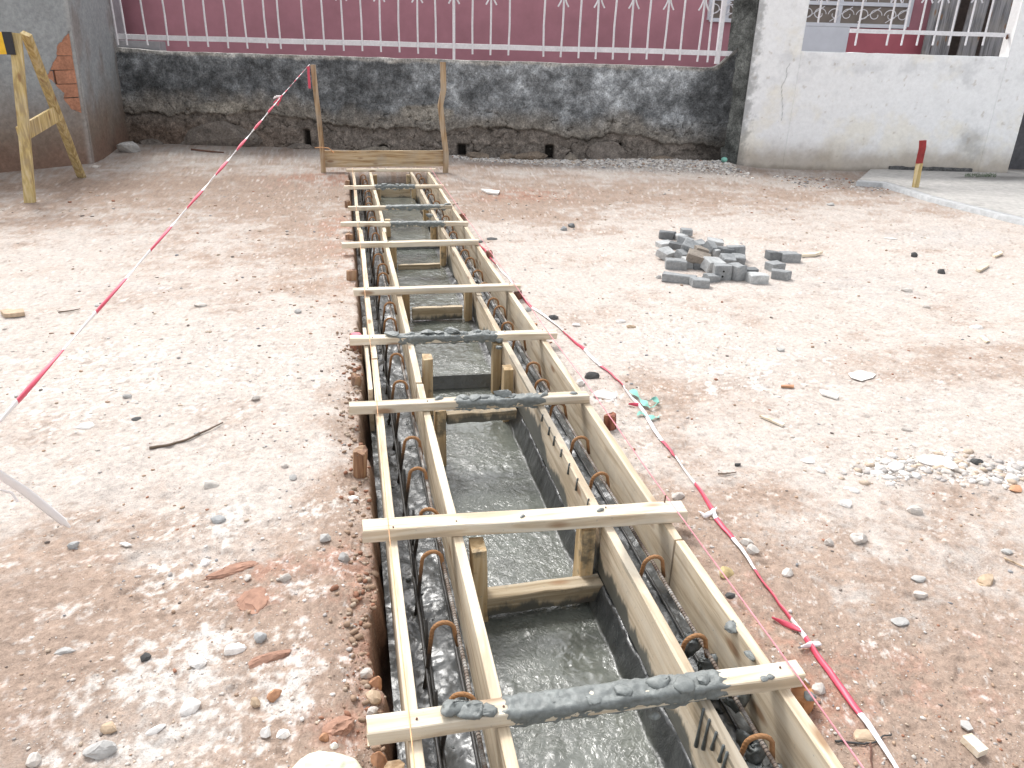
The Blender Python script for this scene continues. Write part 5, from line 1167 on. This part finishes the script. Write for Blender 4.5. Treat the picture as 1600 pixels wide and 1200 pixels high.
# pale sack at the bottom edge: crumpled dome of woven cloth
def sack():
    c = Z(505, 1212); n = 60; V = []; Fc = []
    for i in range(n):
        for j in range(n):
            u = -1 + 2 * i / (n - 1); v = -1 + 2 * j / (n - 1); r = math.hypot(u, v); a = math.atan2(v, u)
            R_ = min(1, r); k = 1 / max(1, r) * (r if r < 1 else 1); uu, vv = (u * k / max(r, 1e-6) * R_, v * k / max(r, 1e-6) * R_) if r > 1 else (u, v)
            rr = math.hypot(uu, vv); h = .065 * math.sqrt(max(0, 1 - rr ** 2.6)); f = float(fbm(np.array([uu]), np.array([vv]), 2.5, 4, 700)[0]); h += .02 * f * (1 - rr * .6) + .006 * abs(math.sin(uu * 9 + 2 * vv + f * 3))*(1-rr)
            V.append((c[0] + uu * .095 * (1 + .06 * math.sin(3 * a)), c[1] - .03 + vv * .10 * (1 + .06 * math.sin(4 * a)), gz(c[0], c[1]) - .02 + h))
    o = mk('cloth_sack', np.array(V), grid_faces(n, n)[:, ::-1], SACK, smooth=True); tag(o, 'pale green-white lumpy sack at the bottom edge left of the formwork', 'sack')
sack()

# ---------------------------------------------------------------- gravel and crumbs
ICO = None
def ico():
    bm = bmesh.new(); bmesh.ops.create_icosphere(bm, subdivisions=1, radius=1); V = np.array([v.co[:] for v in bm.verts]); Fc = np.array([[v.index for v in f.verts] for f in bm.faces]); bm.free(); return V, Fc
IV, IF = ico()
def scatter(name, P, S, T, label, flat=.6, sink=.3):
    n = len(P); R = NR.rand(n) * 6.28; J = 1 + .45 * (NR.rand(n, 12, 3) - .5); V = IV[None] * J
    sx = S * (1 + .5 * NR.rand(n)); sy = S * (.7 + .4 * NR.rand(n)); sz = S * flat * (.6 + .6 * NR.rand(n))
    V = V * np.stack([sx, sy, sz], -1)[:, None]; c, s = np.cos(R)[:, None], np.sin(R)[:, None]
    X = V[..., 0] * c - V[..., 1] * s; Y = V[..., 0] * s + V[..., 1] * c; V = np.stack([X, Y, V[..., 2]], -1) + P[:, None] + np.stack([sz * 0, sz * 0, sz * (1 - 2 * sink)], -1)[:, None]
    Fc = (IF[None] + np.arange(n)[:, None, None] * 12).reshape(-1, 3); o = mk(name, V.reshape(-1, 3), Fc, TINT, org=(0, 0, 0)); attr(o, np.repeat(T, 12, 0)); tag(o, label, kind='stuff'); return o
PAL = np.array([[.62, .57, .52], [.74, .71, .68], [.45, .42, .40], [.40, .28, .20], [.34, .17, .11], [.52, .42, .33], [.20, .17, .15], [.30, .30, .31]])
N = 30000; yy = .95 + 8.5 * NR.rand(N) ** 1.9; side = NR.rand(N) < .5
xx = np.where(side, ledge(yy) - .015 - NR.rand(N) ** 1.2 * (1.1 + .55 * yy), 1.11 + NR.rand(N) ** 1.1 * (.7 + .8 * yy))
dn = .13 + .9 * region('w', xx, yy) + .5 * region('b', xx, yy) + .5 * fbm(xx, yy, 3, 3, 801); k = NR.rand(N) < dn; xx, yy = xx[k], yy[k]; n = len(xx)
S = (.0013 + .0050 * NR.rand(n) ** 7) * (.8 + .24 * yy); w_ = region('w', xx, yy) > .3
pi_ = np.where(w_, NR.choice(8, n, p=[.3, .22, .15, .07, .04, .14, .03, .05]), NR.choice(8, n, p=[.12, .04, .15, .22, .11, .17, .12, .07]))
scatter('gravel', np.stack([xx, yy, gheight(xx, yy)], -1), S, PAL[pi_] * (.85 + .3 * NR.rand(n, 1)), 'small pebbles and crumbs strewn over the dusty yard')
n = 6500; xx = 1.6 + 4.1 * NR.rand(n) ** .75; yy = wy(xx) - .04 - np.abs(NR.randn(n)) * .42 * (.35 + .65 * (xx - 1.6) / 4.1); S = .006 + .022 * NR.rand(n) ** 3
scatter('rubble_gravel', np.stack([xx, yy, gheight(xx, yy)], -1), S, PAL[NR.choice(8, n, p=[.34, .3, .16, .03, .01, .07, .03, .06])], 'grey gravel piled along the foot of the dark wall')
n = 900; xx = 5.9 + 4.5 * NR.rand(n); yy = 9.3 + 1.0 * NR.rand(n) - .3 * (xx - 6); k = (yy < 10.5 - .23 * (xx - 5.83)) & (xx < 7.2); xx, yy = xx[k], yy[k]; n = len(xx)
scatter('rubble_gravel', np.stack([xx, yy, gheight(xx, yy)], -1), .008 + .015 * NR.rand(n) ** 2, PAL[NR.choice(8, n)], 'scattered grit below the white wall')
n = 1100; yy = .95 + 3.6 * NR.rand(n) ** 1.4; xx = ledge(yy) - .0 - np.abs(NR.randn(n)) * .05; S = .002 + .011 * NR.rand(n) ** 4
scatter('soil_crumbs', np.stack([xx, yy, gheight(xx, yy)], -1), S, PAL[NR.choice([3, 3, 4, 5], n)] * .8, 'brown soil crumbs along the broken trench edge', .8, .2)
c1, c2, c3 = Z(1450, 725), Z(1560, 742), Z(1385, 738); n = 520; w3 = NR.choice(3, n, p=[.45, .35, .2]); cc = np.array([c1[:2], c2[:2], c3[:2]])[w3]
q = cc + NR.randn(n, 2) * [.13, .055]; scatter('rubble_crumbs', np.c_[q, gheight(q[:, 0], q[:, 1])], .003 + .022 * NR.rand(n) ** 3, PAL[NR.choice([0, 1, 1, 2, 5], n)], 'pale crumbled plaster rubble scattered in the right yard', .45, .4)
# weeds at the kerb
V = []; Fc = []
for k in range(260):
    b = Z(1530 + rnd.uniform(-22, 26), 276 + rnd.uniform(-3, 2), .045); h = rnd.uniform(.015, .05); a = rnd.uniform(0, 6.28); w = .004
    i0 = len(V); V += [(b[0] - w, b[1], .044), (b[0] + w, b[1], .044), (b[0] + math.cos(a) * h * .7, b[1] + math.sin(a) * h * .7, .044 + h)]; Fc.append((i0, i0 + 1, i0 + 2))
o = mk('weed_tuft', V, Fc, simple('weed_green', (.07, .12, .05), .7)); tag(o, 'small green weeds growing at the foot of the white wall', kind='stuff')
for o in list(COL.objects):
    if o.type == 'EMPTY' and not o.children: bpy.data.objects.remove(o)
